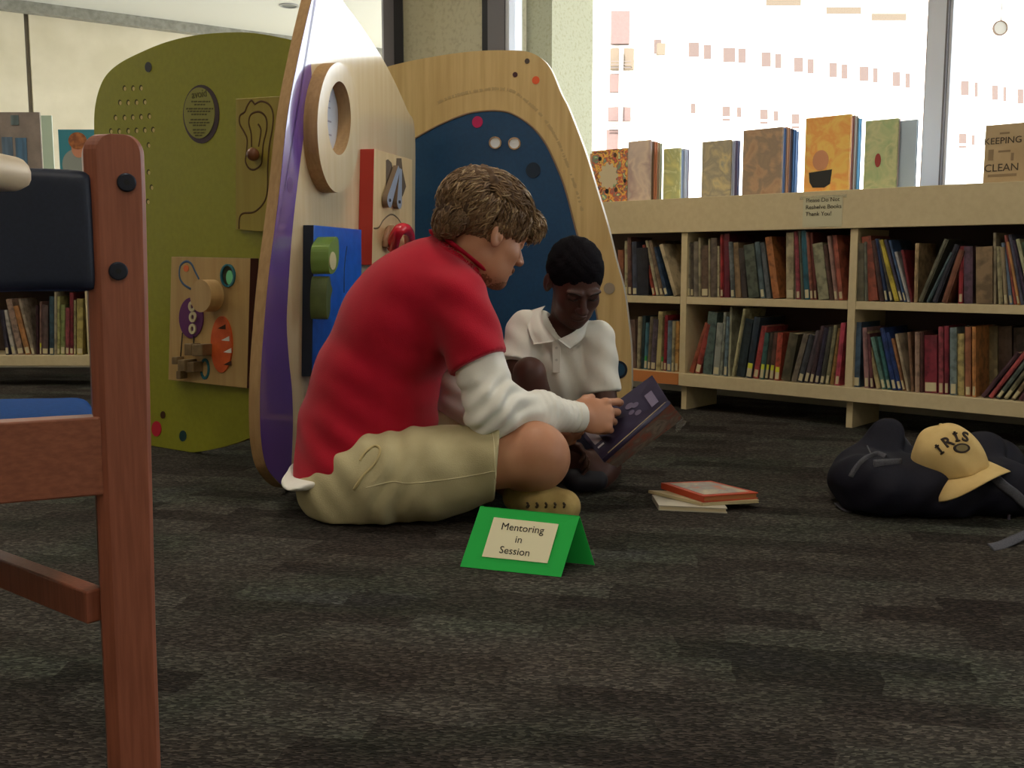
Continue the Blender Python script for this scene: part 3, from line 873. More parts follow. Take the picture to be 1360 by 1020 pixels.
LB = [(10, 5, 411, -8, (58, 52, 70), 'w'), (18.5, 5, 411, -12, (184, 172, 160), 'w'), (28, 8, 396, -17, (164, 132, 112), 'w'), (37.5, 7, 405, -17, (188, 122, 62), 'w'), (44.5, 4, 396, -19, (166, 146, 122), 'w'), (50, 3.5, 405, -1, (70, 34, 42)), (54, 3, 400, 0, (124, 88, 78), 'y'),
      (60, 8, 404, 0, (96, 74, 70), 'w'), (68.5, 6, 393, 0, (50, 78, 92), 'w'), (73.5, 3, 387, 0, (166, 154, 122)), (77.5, 4, 393, 0, (174, 172, 100), 'w'), (83.5, 6, 404, 0, (132, 142, 78), 'w'), (89.5, 5, 408, 0, (156, 66, 72), 'w'), (95, 5, 388, 0, (136, 38, 50), 'w'), (99.5, 3, 398, 0, (160, 148, 96), 'w'), (106, 8, 396, 0, (186, 164, 82), 'w')]
shelf_row(A1, ZM1, 'upper shelf beside birch panel')
shelf_row(A2, ZM1, 'upper shelf middle bay')
shelf_row(A3, ZM1, 'upper shelf right bay')
shelf_row(B1, ZB1, 'bottom shelf beside birch panel')
shelf_row(B2, ZB1, 'bottom shelf middle bay')
shelf_row(B3, ZB1, 'bottom shelf right bay')
shelf_row(LB, ZB1, 'shelf seen through chair', frontal=True)
# labels: look first, then what stands beside it
from collections import defaultdict
bysh = defaultdict(list)
for b_ in BOOKS: bysh[b_['sh']].append(b_)
def short(b_): return b_['c']
tgn = {'': ' without label', 'w': ' with label', 'g': ' with green tag', 'y': ' with yellow tag'}
for shn, L_ in bysh.items():
    for i, b_ in enumerate(L_):
        a_ = short(L_[i - 1]) if i else None; c_ = short(L_[i + 1]) if i + 1 < len(L_) else None
        if a_ and c_: nb = 'between %s and %s' % (a_, c_)
        elif c_: nb = 'first on the left'
        else: nb = 'last on the right'
        b_['base'] = '%s%s book%s %s' % ('' if b_['w'] == 'medium' else b_['w'] + ' ', b_['c'], b_['ln'], nb)
        b_['label'] = b_['base'] + ', ' + shn
    seen = defaultdict(list)
    for b_ in L_: seen[b_['label']].append(b_)
    for lb, ls in seen.items():
        if len(ls) > 1:
            tg_ = defaultdict(list)
            for b_ in ls: tg_[b_['tg']].append(b_)
            for tk, lt in tg_.items():
                for q_, b_ in enumerate(lt):
                    w_ = '' if len(lt) == 1 else ('leftmost ' if q_ == 0 else 'rightmost ' if q_ == len(lt) - 1 else 'middle ')
                    b_['label'] = w_ + b_['c'] + ' book' + (tgn[tk] if len(tg_) > 1 else '') + ' ' + b_['base'].split(' book', 1)[1].replace(b_['ln'], '').strip() + ', ' + shn
for b_ in BOOKS:
    lb = ' '.join(b_['label'].split())
    b_['o']['label'] = lb
    b_['o']['group'] = 'books on the ' + b_['sh']

# ------------------------------------------------------------------ display books standing face-out on the ledge
FRONT = [0, 0, 0]
def face_book(u0, u1, vt0, vt1, n0, th, cmat, side, label, name='book', flip=0.0, group='picture books standing on the bookcase top', behind=True):
    sa, _ = SZ(u0, 230, n0); sb, _ = SZ(u1, 230, n0)
    za = SZ(u0, vt0, n0)[1]; zb = SZ(u1, vt1, n0)[1]; zt = (za + zb) / 2
    if ' behind ' in label and 'edge on' in label:
        j_ = random.uniform(-0.004, 0.004)
        sa, sb, zt = FRONT[0] + 0.004 + j_, FRONT[1] - 0.001 + j_, FRONT[2] + random.uniform(-0.008, 0.004)
    else: FRONT[0], FRONT[1], FRONT[2] = sa, sb, zt
    t = MB()
    z0 = ZT + 0.0008
    ct = 0.0025
    for q_ in (n0, n0 + th - ct):
        lbox(t, sa, sb, q_, q_ + ct, z0, zt)
    lbox(t, sa, sa + ct, n0 + ct, n0 + th - ct, z0, zt)
    bk = put(name, t.mesh(name, cmat)); bk['category'] = 'book'; bk['label'] = label; bk['group'] = group
    mb = MB(); lbox(mb, sa + ct + 0.0005, sb - 0.003, n0 + ct + 0.0003, n0 + th - ct - 0.0003, z0 + 0.003, zt - 0.003)
    mb.build('pages', side, bk)
    return bk, sa, sb, zt, n0
M_pg2 = mat('picture_book_pages', (214, 206, 190), 0.8)
def pgm(c):
    c = tuple(int(x * 0.82 + 45) for x in c)  # paler mix paints the window backlight into these books
    return mat('pages_%d_%d_%d' % c, c, 0.7)
art = lambda n, cols, sc=12, sd_=0: cover_art('cover_art_' + n, cols, sc, sd_)
NB0 = 0.05
def text_on_face(body, u, v, n0, sizepx, m, parent, up=ZV):
    s_, z_ = SZ(u, v, n0)
    text_obj('lettering', body, W(s_, n0 - 0.001, z_), SD, ZV, sizepx * 0.0031, m, parent)
M_ink = mat('grey_brown_ink', (84, 74, 60), 0.8)
# 1 the crowd cover with a white cloud
b1, sa, sb, zt, n0 = face_book(786, 833, 200, 197, NB0, 0.012, art('crowd', [(160, 70, 52), (84, 50, 44), (196, 150, 66), (150, 56, 52), (60, 110, 90), (210, 180, 120)], 32, 3.1), M_pg2, 'picture book with a crowd of people around a cream cloud on its cover')
cs, cz_ = SZ(808, 234, n0)
MB().prism([W(cs + (0.052 + 0.007 * math.cos(11 * a)) * math.cos(a), n0 - 0.001, cz_ + (0.058 + 0.006 * math.cos(11 * a)) * math.sin(a)) for a in np.linspace(0, 2 * PI, 89)[:-1]], 0.0008 * SN).build('cover_cloud', mat('cloud_cream', (214, 200, 166), 0.6), b1)
for (hu, hv, hr, hc) in ((817, 206, 3.2, (96, 62, 40)), (797, 211, 3, (40, 30, 30)), (806, 254, 3.4, (32, 26, 28)), (818, 252, 3.2, (88, 66, 60)), (830, 240, 2.8, (34, 28, 30)), (794, 251, 3, (60, 40, 34))):
    s_, z_ = SZ(hu, hv, n0); r_ = hr * 0.0031
    MB().disc(W(s_, n0 - 0.0012, z_), r_ * SD, r_ * 1.1 * ZV, 0.0008 * SN, n=16).build('cover_head', mat('head_%d' % hu, hc, 0.6), b1)
b1b, *_ = face_book(783.5, 812, 203, 203, NB0 + 0.016, 0.014, pgm((206, 150, 110)), M_pg2, 'thin orange book standing right behind the crowd cover book')
# 2
b2, *_ = face_book(834, 863.5, 188, 186, NB0 - 0.01, 0.010, art('mauve', [(150, 132, 124), (176, 158, 140), (128, 100, 98), (150, 160, 150)], 9, 7.7), M_pg2, 'mauve grey picture book with a dark figure, second from the left')
for i, (c, nm, nn) in enumerate((((118, 84, 58), 'brown', 0.012), ((206, 112, 66), 'orange', 0.034), ((170, 140, 100), 'tan', 0.056), ((190, 196, 160), 'pale green', 0.08))):
    face_book(838, 864.5 + i * 0.2, 188 + 1.2 * i, 187 + 1.2 * i, NB0 + nn - 0.008, 0.017, pgm(c), pgm(tuple(int(x * 0.9) for x in c)), nm + ' book behind the mauve grey picture book, edge on')
# 3
b3, *_ = face_book(881, 903, 198, 196, NB0 + 0.05, 0.010, art('foil', [(214, 206, 130), (150, 150, 96), (120, 130, 88), (226, 220, 170)], 14, 1.9), M_pg2, 'shiny yellow green picture book beside the pale blue one')
for i, (c, nm) in enumerate((((150, 172, 206), 'pale blue'), ((196, 206, 226), 'icy white'), ((150, 150, 172), 'lilac grey'))):
    face_book(884, 904 + i * 0.1, 198, 197, NB0 + 0.065 + 0.024 * i, 0.018, pgm(c), pgm(c), nm + ' book seen edge on behind the shiny yellow green cover')
# 4
b4, *_ = face_book(932, 970, 190, 184, NB0, 0.010, art('scene', [(158, 146, 112), (112, 104, 92), (176, 160, 110), (90, 100, 112)], 12, 5.2), M_pg2, 'olive grey picture book in crinkled film, left of the tall brown one')
for i, (c, nm) in enumerate((((196, 204, 226), 'pale lilac'), ((104, 88, 122), 'purple'), ((110, 124, 170), 'blue'))):
    face_book(934, 971 + i * 0.1, 190, 186, NB0 + 0.014 + 0.024 * i, 0.018, pgm(c), pgm(c), nm + ' book seen edge on behind the olive grey picture book')
# 5
b5, *_ = face_book(986, 1037.5, 174, 168, NB0, 0.012, art('bark', [(128, 98, 76), (150, 120, 92), (104, 92, 80), (120, 104, 84)], 16, 9.0), M_pg2, 'large brown picture book, widest of those on the bookcase top')
for i, (c, nm) in enumerate((((72, 112, 176), 'bright blue'), ((186, 128, 84), 'tan'), ((64, 44, 52), 'dark plum'), ((30, 84, 150), 'deep blue'), ((120, 160, 220), 'sky blue'))):
    face_book(990, 1038 + i * 0.1, 172, 169 + i, NB0 + 0.016 + 0.028 * i, 0.022, pgm(c), pgm(c), nm + ' book seen edge on behind the large brown picture book')
# 6
b6, *_ = face_book(1068, 1127.5, 157, 152, NB0, 0.012, art('orange', [(196, 142, 64), (214, 160, 80), (176, 112, 56), (190, 150, 78)], 14, 12.4), M_pg2, 'tall orange picture book with a figure in a black pot above the notice')
s_, z_ = SZ(1090, 213, NB0)
MB().disc(W(s_, NB0 - 0.0012, z_), 0.034 * SD, 0.04 * ZV, 0.0008 * SN).build('cover_figure', mat('peach_figure', (214, 150, 110), 0.6), b6)
s_, z_ = SZ(1089, 238, NB0)
MB().prism([W(s_ + x, NB0 - 0.0014, z_ + y) for x, y in ((-0.048, 0.028), (0.05, 0.036), (0.044, -0.02), (0.02, -0.034), (-0.03, -0.032), (-0.044, -0.01))], 0.001 * SN).build('cover_pot', mat('pot_print', (44, 46, 44), 0.6), b6)
for i, (c, nm) in enumerate((((146, 80, 66), 'red brown'), ((128, 120, 110), 'grey'), ((66, 150, 206), 'cyan'))):
    face_book(1072, 1128 + i * 0.1, 158, 155, NB0 + 0.016 + 0.034 * i, 0.027, pgm(c), pgm(c), nm + ' book seen edge on behind the tall orange picture book')
# 7
b7, *_ = face_book(1147, 1190, 162, 156, NB0, 0.010, art('green', [(150, 152, 112), (120, 140, 96), (166, 160, 120), (100, 120, 84)], 12, 15.3), M_pg2, 'green picture book with a small red figure beside the window post')
s_, z_ = SZ(1166, 213, NB0)
MB().disc(W(s_, NB0 - 0.0012, z_), 0.012 * SD, 0.026 * ZV, 0.0008 * SN).build('cover_figure', mat('red_figure', (160, 66, 60), 0.6), b7)
for i, (c, nm, nn, du) in enumerate((((206, 190, 196), 'pink white', 0.014, 0), ((184, 206, 226), 'pale blue', 0.034, 24))):
    face_book(1150 + du, 1191 + du, 160 + 2 * i, 158 + i, NB0 + nn, 0.016, pgm(c), pgm(c), nm + ' book standing behind the green picture book')
# 8
b8, *_ = face_book(1306, 1366, 168, 161, NB0, 0.012, mat('kraft_cover', (196, 172, 134), 0.6, c2=(184, 158, 118), scale=10), M_pg2, 'tan picture book with title KEEPING CLEAN at the right window')
text_on_face('KEEPING', 1332, 187, NB0, 10.5, M_ink, b8)
text_on_face('CLEAN', 1330, 223, NB0, 12, M_ink, b8)
mb = MB()
for (u0, u1, v0, v1) in ((1328, 1341, 176, 177.5), (1326, 1342, 200, 201.5), (1313, 1319, 199, 213), (1343, 1346, 203, 213), (1312, 1350, 232, 233.5)):
    a = SZ(u0, v0, NB0); b_ = SZ(u1, v1, NB0)
    mb = MB(); lbox(mb, a[0], b_[0], NB0 - 0.0012, NB0 - 0.0004, b_[1], a[1])
    mb.build('cover_mark', mat('faint_ink', (150, 128, 98), 0.8), b8)
# notice taped to the fascia
FN = -0.0155
nt_ = thing('taped_notice', tuple(W(SZ(1092, 280, FN)[0], FN, 0.86)), 'small cream notice taped to the bookcase front under the orange book', 'notice')
a = SZ(1067, 262, FN); b_ = SZ(1118, 302, FN); 
mb = MB(); lbox(mb, a[0], b_[0], FN - 0.0006, FN, b_[1] + 0.004, a[1] - 0.003); mb.build('paper', mat('notice_paper', (196, 190, 158), 0.6), nt_)
s_, z_ = SZ(1070, 280, FN)
text_obj('lettering', 'Please Do Not\nReshelve Books\nThank You!', W(s_, FN - 0.0012, z_ + 0.013), SD, ZV, 0.0235, mat('notice_ink', (60, 54, 48), 0.8), nt_, align='LEFT', space=1.15)
mb = MB()
lbox(mb, a[0] - 0.015, b_[0] + 0.015, FN - 0.0009, FN - 0.0005, a[1] - 0.008, a[1] + 0.004)
mb.build('tape', mat('clear_tape', (206, 200, 170), 0.25, alpha=0.35), nt_)

# display items on the left bookcase
def pic(u0, u1, v0, Y):
    a, b_ = P(u0, v0, Y), P(u1, v0, Y)
    return a[0], b_[0], a[2]
x0, x1, z1 = pic(-30, 52, 149, YS + 0.16)
t = thing('picture_sign', (x0, YS + 0.16, ZT), 'picture of a brown house with blue windows on the far left bookcase', 'picture')
MB().box(x0, x1, YS + 0.16, YS + 0.172, ZT + 0.001, z1).build('board', mat('brown_house_print', (134, 122, 112), 0.6, c2=(118, 106, 98), scale=14), t)
for (u0, u1, v0, v1, c) in ((2, 18, 182, 214, (96, 118, 138)), (20, 37, 183, 222, (80, 116, 146)), (14, 25, 153, 166, (104, 120, 122))):
    a, b_ = P(u0, v0, YS + 0.158), P(u1, v1, YS + 0.158)
    MB().box(a[0], b_[0], YS + 0.157, YS + 0.16, b_[2], a[2]).build('printed_window', mat('print_%d' % u0, c, 0.6, c2=tuple(int(x * 0.75) for x in c), scale=40, stretch=(1, 1, 0.1)), t)
x0, x1, z1 = pic(52, 67, 153, YS + 0.15)
t = thing('acrylic_stand', (x1, YS + 0.2, ZT), 'pale green clear acrylic panel beside the brown house picture', 'display stand')
MB().box(x0 + 0.003, x1, YS + 0.162, YS + 0.170, ZT + 0.001, z1).build('sheet', mat('green_acrylic', (176, 196, 176), 0.15, alpha=0.75), t)
MB().box(x0 + 0.003, x1, YS + 0.10, YS + 0.161, ZT + 0.001, ZT + 0.008).build('base', mat('green_acrylic', (176, 196, 176)), t)
x0, x1, z1 = pic(77, 140, 172, YS + 0.16)
t = put('book', MB().box(x0, x1, YS + 0.16, YS + 0.172, ZT + 0.001, z1).mesh('book', mat('teal_cover', (54, 126, 140), 0.45)))
tag(t, 'teal picture book with a red haired child on its far left cover', 'book')
def pell(u, v, ru, rv, Y, nm, m, par):
    c = P(u, v, Y)
    k_ = Y / FPX
    MB().disc(c, (ru * k_, 0, 0), (0, 0, rv * k_), (0, 0.003, 0), n=24).build(nm, m, par)
pell(101, 219, 18, 20, YS + 0.1575, 'printed_shirt', mat('print_shirt', (134, 140, 134), 0.6), t)
pell(104, 197, 9, 12, YS + 0.156, 'printed_face', mat('print_face', (190, 130, 100), 0.6), t)
pell(103, 187, 12, 11, YS + 0.1545, 'printed_hair', mat('print_hair', (170, 104, 56), 0.6, c2=(120, 70, 40), scale=40), t)

# ================================================================== PLAY PANELS
class Pan:
    def __init__(s, u0, Y0, u1, Y1):
        a, b_ = P(u0, 350, Y0), P(u1, 350, Y1)
        s.p = np.array([a[0], a[1], 0]); s.d = np.array([b_[0] - a[0], b_[1] - a[1], 0]); s.d /= np.linalg.norm(s.d)
        s.n = np.array([s.d[1], -s.d[0], 0])          # towards the camera
        if s.n @ (-s.p) < 0: s.n = -s.n
    def h(s, u, v, off=0.0): return hit(u, v, s.p + s.n * off, s.n)
    def pts(s, L_, off=0.0): return [s.h(u, v, off) for u, v in L_]
    def plate(s, L_, off, th, smooth_n=6, closed=True):
        q = s.pts(L_, off + th)
        if smooth_n: q = spline(q, smooth_n, True)
        return MB().prism(q, -s.n * th)
    def ell(s, u, v, ru, rv, off, th, n=36):
        """ellipse seen at (u,v) with pixel radii"""
        q = [s.h(u + ru * math.cos(a), v + rv * math.sin(a), off + th) for a in np.linspace(0, 2 * PI, n + 1)[:-1]]
        return MB().prism(q, -s.n * th)
    def round(s, u, v, rpx, off, th):
        c = s.h(u, v, off + th); r = rpx * c[1] / FPX
        return MB().disc(c, r * s.d, r * ZV, -s.n * th)

def zc(p): 
    p = np.array(p); p[2] = max(p[2], 0.002); return p

M_green = mat('lime_laminate', (148, 148, 40), 0.38, spec=0.5, c2=(142, 142, 36), scale=60)
M_ply = mat('birch_ply_edge', (172, 138, 94), 0.6, c2=(158, 124, 82), scale=4, stretch=(30, 30, 0.6))
def birch(name, c, c2, rough, coat=0.0):
    m = mat(name, c, rough, spec=0.5, c2=c2, scale=5, stretch=(9, 9, 0.5), coat=coat, detail=6)
    m.node_tree.nodes['Principled BSDF'].inputs['Coat Roughness'].default_value = 0.12
    return m
M_birch = birch('birch_laminate', (204, 176, 122), (188, 158, 104), 0.4)
M_birchw = birch('pale_birch_laminate', (216, 198, 162), (210, 190, 152), 0.22, 1.0)
M_board = birch('maple_board', (196, 160, 104), (184, 146, 92), 0.45)

# --- green panel
G1 = Pan(125, 1 / (0.288 * (1 - 0.00068 * 115)), 390, 1 / (0.288 * (1 + 0.00068 * 150)))
gp = thing('activity_panel', tuple(zc(G1.h(240, 603) * [1, 1, 0])), 'lime green upright play panel behind the chair', 'play panel')
Lg = [(125, 176), (125.6, 147), (131, 120.6), (141, 100), (159, 84), (188, 69), (220.6, 56), (256, 47.5), (294, 43.5), (338, 44), (391, 54), (401, 60)]
Lg2 = [(388, 470), (380, 560), (331, 582), (298, 593), (263.5, 600), (232, 601.5), (207, 596.5), (194.5, 585.5), (189, 568), (180, 540), (160, 450), (140, 340), (128, 250)]
q = spline(G1.pts(Lg), 6) + spline(G1.pts(Lg2), 6)
q = [zc(p_) for p_ in q]
MB().prism(q, -G1.n * 0.03, 0, 1).build('panel', [M_green, M_ply], gp)
M_hole = mat('hole_light_cream', (206, 186, 120), 0.5); M_holed = mat('peg_hole_dark', (70, 66, 20), 0.7)
holes = [(165, 117), (176.5, 117), (187, 116.5), (159, 136), (170, 136), (181, 135.5), (192, 135), (153, 156), (165, 156), (176, 155.5), (187, 155), (198, 154), (147, 174), (158, 174), (170, 173.5), (181, 173), (192, 172.5), (203, 172),
         (197, 192.5), (197, 228.5), (201, 248.5), (196, 267.5)]
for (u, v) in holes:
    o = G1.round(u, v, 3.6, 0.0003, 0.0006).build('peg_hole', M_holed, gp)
    G1.round(u + 0.9, v + 0.9, 2.6, 0.0011, 0.0006).build('hole_light', M_hole, o)  # cream disc paints the light coming through the hole
for (u, v, r, c, nm) in ((196.5, 89, 5, (56, 58, 66), 'grey'), (216, 551, 3.6, (74, 44, 30), 'brown'), (207.5, 569.5, 7.5, (196, 34, 62), 'red'), (242.5, 579, 5.4, (24, 62, 66), 'teal')):
    G1.ell(u, v, r * 0.85, r * 1.35, 0.0003, 0.002).build('dot', mat('dot_' + nm, c, 0.4), gp, label=nm + ' dot')
o = G1.ell(267, 151.5, 24, 39, 0.0003, 0.0015).build('oval_notice', mat('oval_border', (66, 52, 60), 0.5), gp)
G1.ell(264.5, 150, 20.5, 34, 0.0021, 0.0012).build('oval_face', mat('oval_olive', (140, 138, 68), 0.5), o)
M_olink = mat('olive_ink', (84, 80, 36), 0.6)
text_obj('lettering', 'avoid', G1.h(264.5, 125, 0.004), G1.d, ZV, 0.036, M_olink, o)
mb = MB()
for (v, a, b_) in ((135, 254, 279), (139, 258, 272), (144.5, 247, 283), (148, 249, 280), (152, 254, 275), (159, 253, 276), (163, 251, 278), (166.5, 256, 273), (172.5, 256, 273), (176.5, 257, 272), (180, 259, 269)):
    x = a
    while x < b_:
        w_ = random.uniform(2, 5)
        mb.prism(G1.pts([(x, v - 1), (min(x + w_, b_), v - 1.2), (min(x + w_, b_), v + 0.8), (x, v + 1)], 0.0042), -G1.n * 0.0006); x += w_ + 1
mb.build('small_print', M_olink, o)
# upper maze board
o = MB().prism(G1.pts([(313, 131), (398, 126), (398, 312), (313, 305)], 0.02), -G1.n * 0.0197).build('maze_board', birch('maple_ochre', (156, 140, 56), (148, 130, 48), 0.45), gp, bevel=0.002)
M_groove = mat('routed_groove', (84, 58, 28), 0.8)
def z1(x, y): return (230 + x / 4.635, 100 + y / 4.635)
def groove(L_, r=1.3, off=0.0205, par=o, m=M_groove, pan=G1, nm='groove'):
    pts = spline(pan.pts(L_, off), 6)
    return MB().tube(pts, r * pts[0][1] / FPX, flat=0.25, up=pan.n).build(nm, m, par)
groove([z1(*p_) for p_ in ((500, 175), (480, 155), (455, 190), (440, 225), (410, 250), (410, 300), (440, 355), (455, 400), (450, 480), (445, 530), (465, 570), (500, 580), (540, 550), (548, 500), (555, 420), (575, 330), (570, 260), (530, 225), (480, 240), (465, 290), (480, 360), (482, 440))])
groove([z1(*p_) for p_ in ((500, 180), (540, 160), (590, 180), (615, 240), (610, 330), (592, 430), (582, 560), (580, 700), (560, 780), (500, 840), (430, 850), (408, 880), (405, 945))])
groove([z1(*p_) for p_ in ((522, 300), (540, 340), (525, 440))])
groove([z1(*p_) for p_ in ((675, 140), (660, 200), (655, 300))])
MB().tube([G1.h(336, 205, 0.02), G1.h(336, 205, 0.05)], [0.012, 0.016], n=16).ball(G1.h(336, 205, 0.052), 0.02).build('knob', mat('brown_knob', (110, 68, 44), 0.4), o)
# lower toy board
M_tb = birch('toy_board_maple', (190, 158, 104), (180, 146, 92), 0.45)
cor = [(227.5, 340.8), (332.6, 343), (327.9, 515.9), (223.4, 504.5)]
o = MB().prism(G1.pts(cor, 0.035), -G1.n * 0.0345, 0, 1).build('toy_board', [M_tb, mat('dark_plum_edge', (70, 32, 40), 0.5)], gp, bevel=0.002)
def z2(x, y): return (210 + x / 5.1, 330 + y / 5.1)
OF = 0.0352
M_bl = mat('slate_blue_paint', (66, 92, 124), 0.4); M_teal = mat('teal_paint', (36, 104, 120), 0.4)
groove([z2(*p_) for p_ in ((222, 275), (170, 240), (145, 190), (150, 120), (188, 88), (225, 105), (250, 155), (277, 208))], 1.7, OF, o, M_bl, nm='blue_loop')
G1.ell(*z2(188, 135), 3.4, 4.4, OF, 0.002).build('orange_dot', mat('orange_paint', (220, 110, 60), 0.4), o)
G1.ell(*z2(222, 470), 16, 27, OF, 0.004).build('purple_disc', mat('purple_paint', (96, 40, 100), 0.4), o)
for (x, y) in ((226, 392), (231, 465), (229, 545)):
    c = z2(x, y)
    mb = MB().ring([G1.h(c[0] + 4.6 * math.cos(a), c[1] + 7 * math.sin(a), OF + 0.009) for a in np.linspace(0, 2 * PI, 25)[:-1]], [G1.h(c[0] + 2 * math.cos(a), c[1] + 3.4 * math.sin(a), OF + 0.009) for a in np.linspace(0, 2 * PI, 25)[:-1]], -G1.n * 0.005)
    mb.build('chain_link', mat('cream_plastic', (206, 196, 160), 0.4), o)
G1.ell(*z2(288, 322), 14, 21.5, OF + 0.02, 0.05).build('wooden_disc', birch('disc_wood', (192, 160, 112), (178, 144, 96), 0.5), o)
MB().tube([G1.h(*z2(320, 325), OF), G1.h(*z2(310, 325), OF + 0.021)], 0.012).build('axle', M_ply, o)
mb = MB().ring([G1.h(301.6 + 9.6 * math.cos(a), 366 + 15.5 * math.sin(a), OF + 0.006) for a in np.linspace(0, 2 * PI, 25)[:-1]], [G1.h(301.6 + 7.6 * math.cos(a), 366 + 13 * math.sin(a), OF + 0.006) for a in np.linspace(0, 2 * PI, 25)[:-1]], -G1.n * 0.006)
mb.build('peephole_ring', M_teal, o)
G1.ell(301.6, 366, 7.6, 13, OF, 0.001).build('peephole', mat('dark_hole', (50, 48, 30), 0.7), o)
G1.ell(304.5, 368.5, 4.3, 9.5, OF + 0.0012, 0.003).build('green_gem', mat('green_plastic', (110, 206, 150), 0.15, spec=0.7), o)
op = G1.ell(293.6, 457.5, 14, 37.5, OF, 0.006).build('orange_oval', mat('orange_red_paint', (214, 96, 44), 0.45, c2=(196, 80, 34), scale=30), o)
for (x, y, wh) in ((430, 530, 0), (455, 610, 1), (470, 690, 1), (470, 775, 0)):
    a = z2(x - 28, y + 12); b_ = z2(x + 25, y - 16); c = z2(x + 26, y + 18); d_ = z2(x - 2, y + 16)
    MB().prism(G1.pts([a, b_, c, d_], OF + 0.0072), -G1.n * 0.001).build('slot', mat('slot_white', (226, 222, 214), 0.4) if wh else mat('slot_dark', (60, 34, 20), 0.7), op)
mb = MB().ring([G1.h(271.4 + 6 * math.cos(a), 490 + 14 * math.sin(a), OF + 0.004) for a in np.linspace(0, 2 * PI, 25)[:-1]], [G1.h(271.4 + 4 * math.cos(a), 490 + 10.5 * math.sin(a), OF + 0.004) for a in np.linspace(0, 2 * PI, 25)[:-1]], -G1.n * 0.004)
mb.build('teal_ring', M_teal, o)
M_blk = mat('worn_block', (130, 108, 76), 0.4, c2=(110, 90, 62), scale=30)
for i, (x0_, y0_, x1_, y1_, pr) in enumerate(((175, 645, 225, 725, 0.04), (228, 650, 298, 730, 0.045), (130, 755, 180, 830, 0.05), (182, 770, 240, 840, 0.04), (120, 830, 150, 885, 0.03), (90, 735, 128, 785, 0.03))):
    q = G1.pts([z2(x0_, y0_), z2(x1_, y0_), z2(x1_, y1_), z2(x0_, y1_)], OF + pr)
    MB().prism(q, -G1.n * (pr - 0.0004)).build('block', M_blk, o, bevel=0.003)
for (xa, ya, xb, yb) in ((165, 570, 152, 740), (242, 590, 240, 650)):
    MB().tube([G1.h(*z2(xa, ya), OF + 0.004), G1.h(*z2(xb, yb), OF + 0.01)], 0.0022).build('cord', mat('dark_cord', (40, 32, 30), 0.7), o)

# --- tall pale birch panel, edge towards us
q0_ = 1 / 2.92 / 0.909
qf = lambda u: q0_ * (1 - (u - 333) * 0.001468)
G2 = Pan(333, 1 / qf(333), 551, 1 / qf(551))
tp = thing('activity_panel', tuple(zc(G2.h(420, 640) * [1, 1, 0])), 'tall pale birch play panel with purple edge behind the man in red', 'play panel')
Lf = [(430, -60), (414, 0), (397, 74), (382, 155), (370.5, 262), (358, 360), (351, 435), (346.5, 505), (346, 560), (349, 598), (357, 625), (376, 646), (400, 649)]
zfloor = [(430, 640)]
Lr = [(551, 430), (551, 300), (551, 176), (541, 146), (520, 100), (502, 68), (476, 29), (452, -5), (437, -50)]
q = spline(G2.pts(Lf), 6)
fl_ = [zc(G2.h(u, 350 + 877 * qf(u) + 6)) for u in (430, 500, 548)]
for p_ in fl_: p_[2] = 0.003
q = [zc(p_) for p_ in q] + fl_ + spline(G2.pts(Lr), 6)
MB().prism(q, -G2.n * 0.034, 0, 1).build('panel', [M_birchw, M_ply], tp)
Ls_r = [(413, 110), (400, 207), (388, 310), (382, 400), (381, 435), (384, 480), (388, 520), (389, 570), (386, 640)]
Ls_t = [(424, -40), (420, 20)]
lf = spline(G2.pts(Lf[:-1], 0.0015), 6)
rt = spline(G2.pts([(426, -60), (420, 0), (413.5, 80)] + Ls_r[0:], 0.0015), 6)
lf = [zc(p_) for p_ in lf]; rt = [zc(p_) for p_ in rt]
MB().prism(lf + rt[::-1], -G2.n * 0.0013).build('purple_band', mat('purple_laminate', (98, 66, 150), 0.2, spec=1.0, coat=1.0), tp)
pb = G2.ell(385.5, 245.5, 4, 10, 0.0016, 0.0006).build('dot', mat('dark_purple_dot', (84, 40, 110), 0.4), tp, label='dark purple dot')
# round wooden ring with a mirror
RT = 0.045
o_ = [G2.h(449.5 + 28 * math.cos(a), 169.5 + 86.5 * math.sin(a), RT) for a in np.linspace(0, 2 * PI, 65)[:-1]]
i_ = [G2.h(450.5 + 15.5 * math.cos(a), 157 + 49 * math.sin(a), RT) for a in np.linspace(0, 2 * PI, 65)[:-1]]
o = MB().ring(o_, i_, -G2.n * (RT - 0.0004), 0, 1).build('wooden_ring', [M_birchw, M_ply], tp)
mi_ = [p_ + G2.n * (-RT + 0.003) for p_ in i_]
MB().prism(mi_, -G2.n * 0.002).build('mirror', mat('mirror_acrylic', (214, 222, 236), 0.15, metal=0.3), o)  # whitish base colour stands in for the bright window reflection
mb = MB()
cI = sum(i_) / len(i_) - G2.n * (RT - 0.0036)
for dz, hw in ((0.055, 0.028), (0.035, 0.03), (-0.005, 0.034), (-0.045, 0.034)):
    mb.obox(cI + ZV * dz, G2.d * hw, G2.n * 0.0003, ZV * 0.0022)
mb.build('reflected_lines', mat('reflection_grey', (120, 120, 136), 0.5), o)  # lines of the reflected poster, painted as grey bars on the mirror
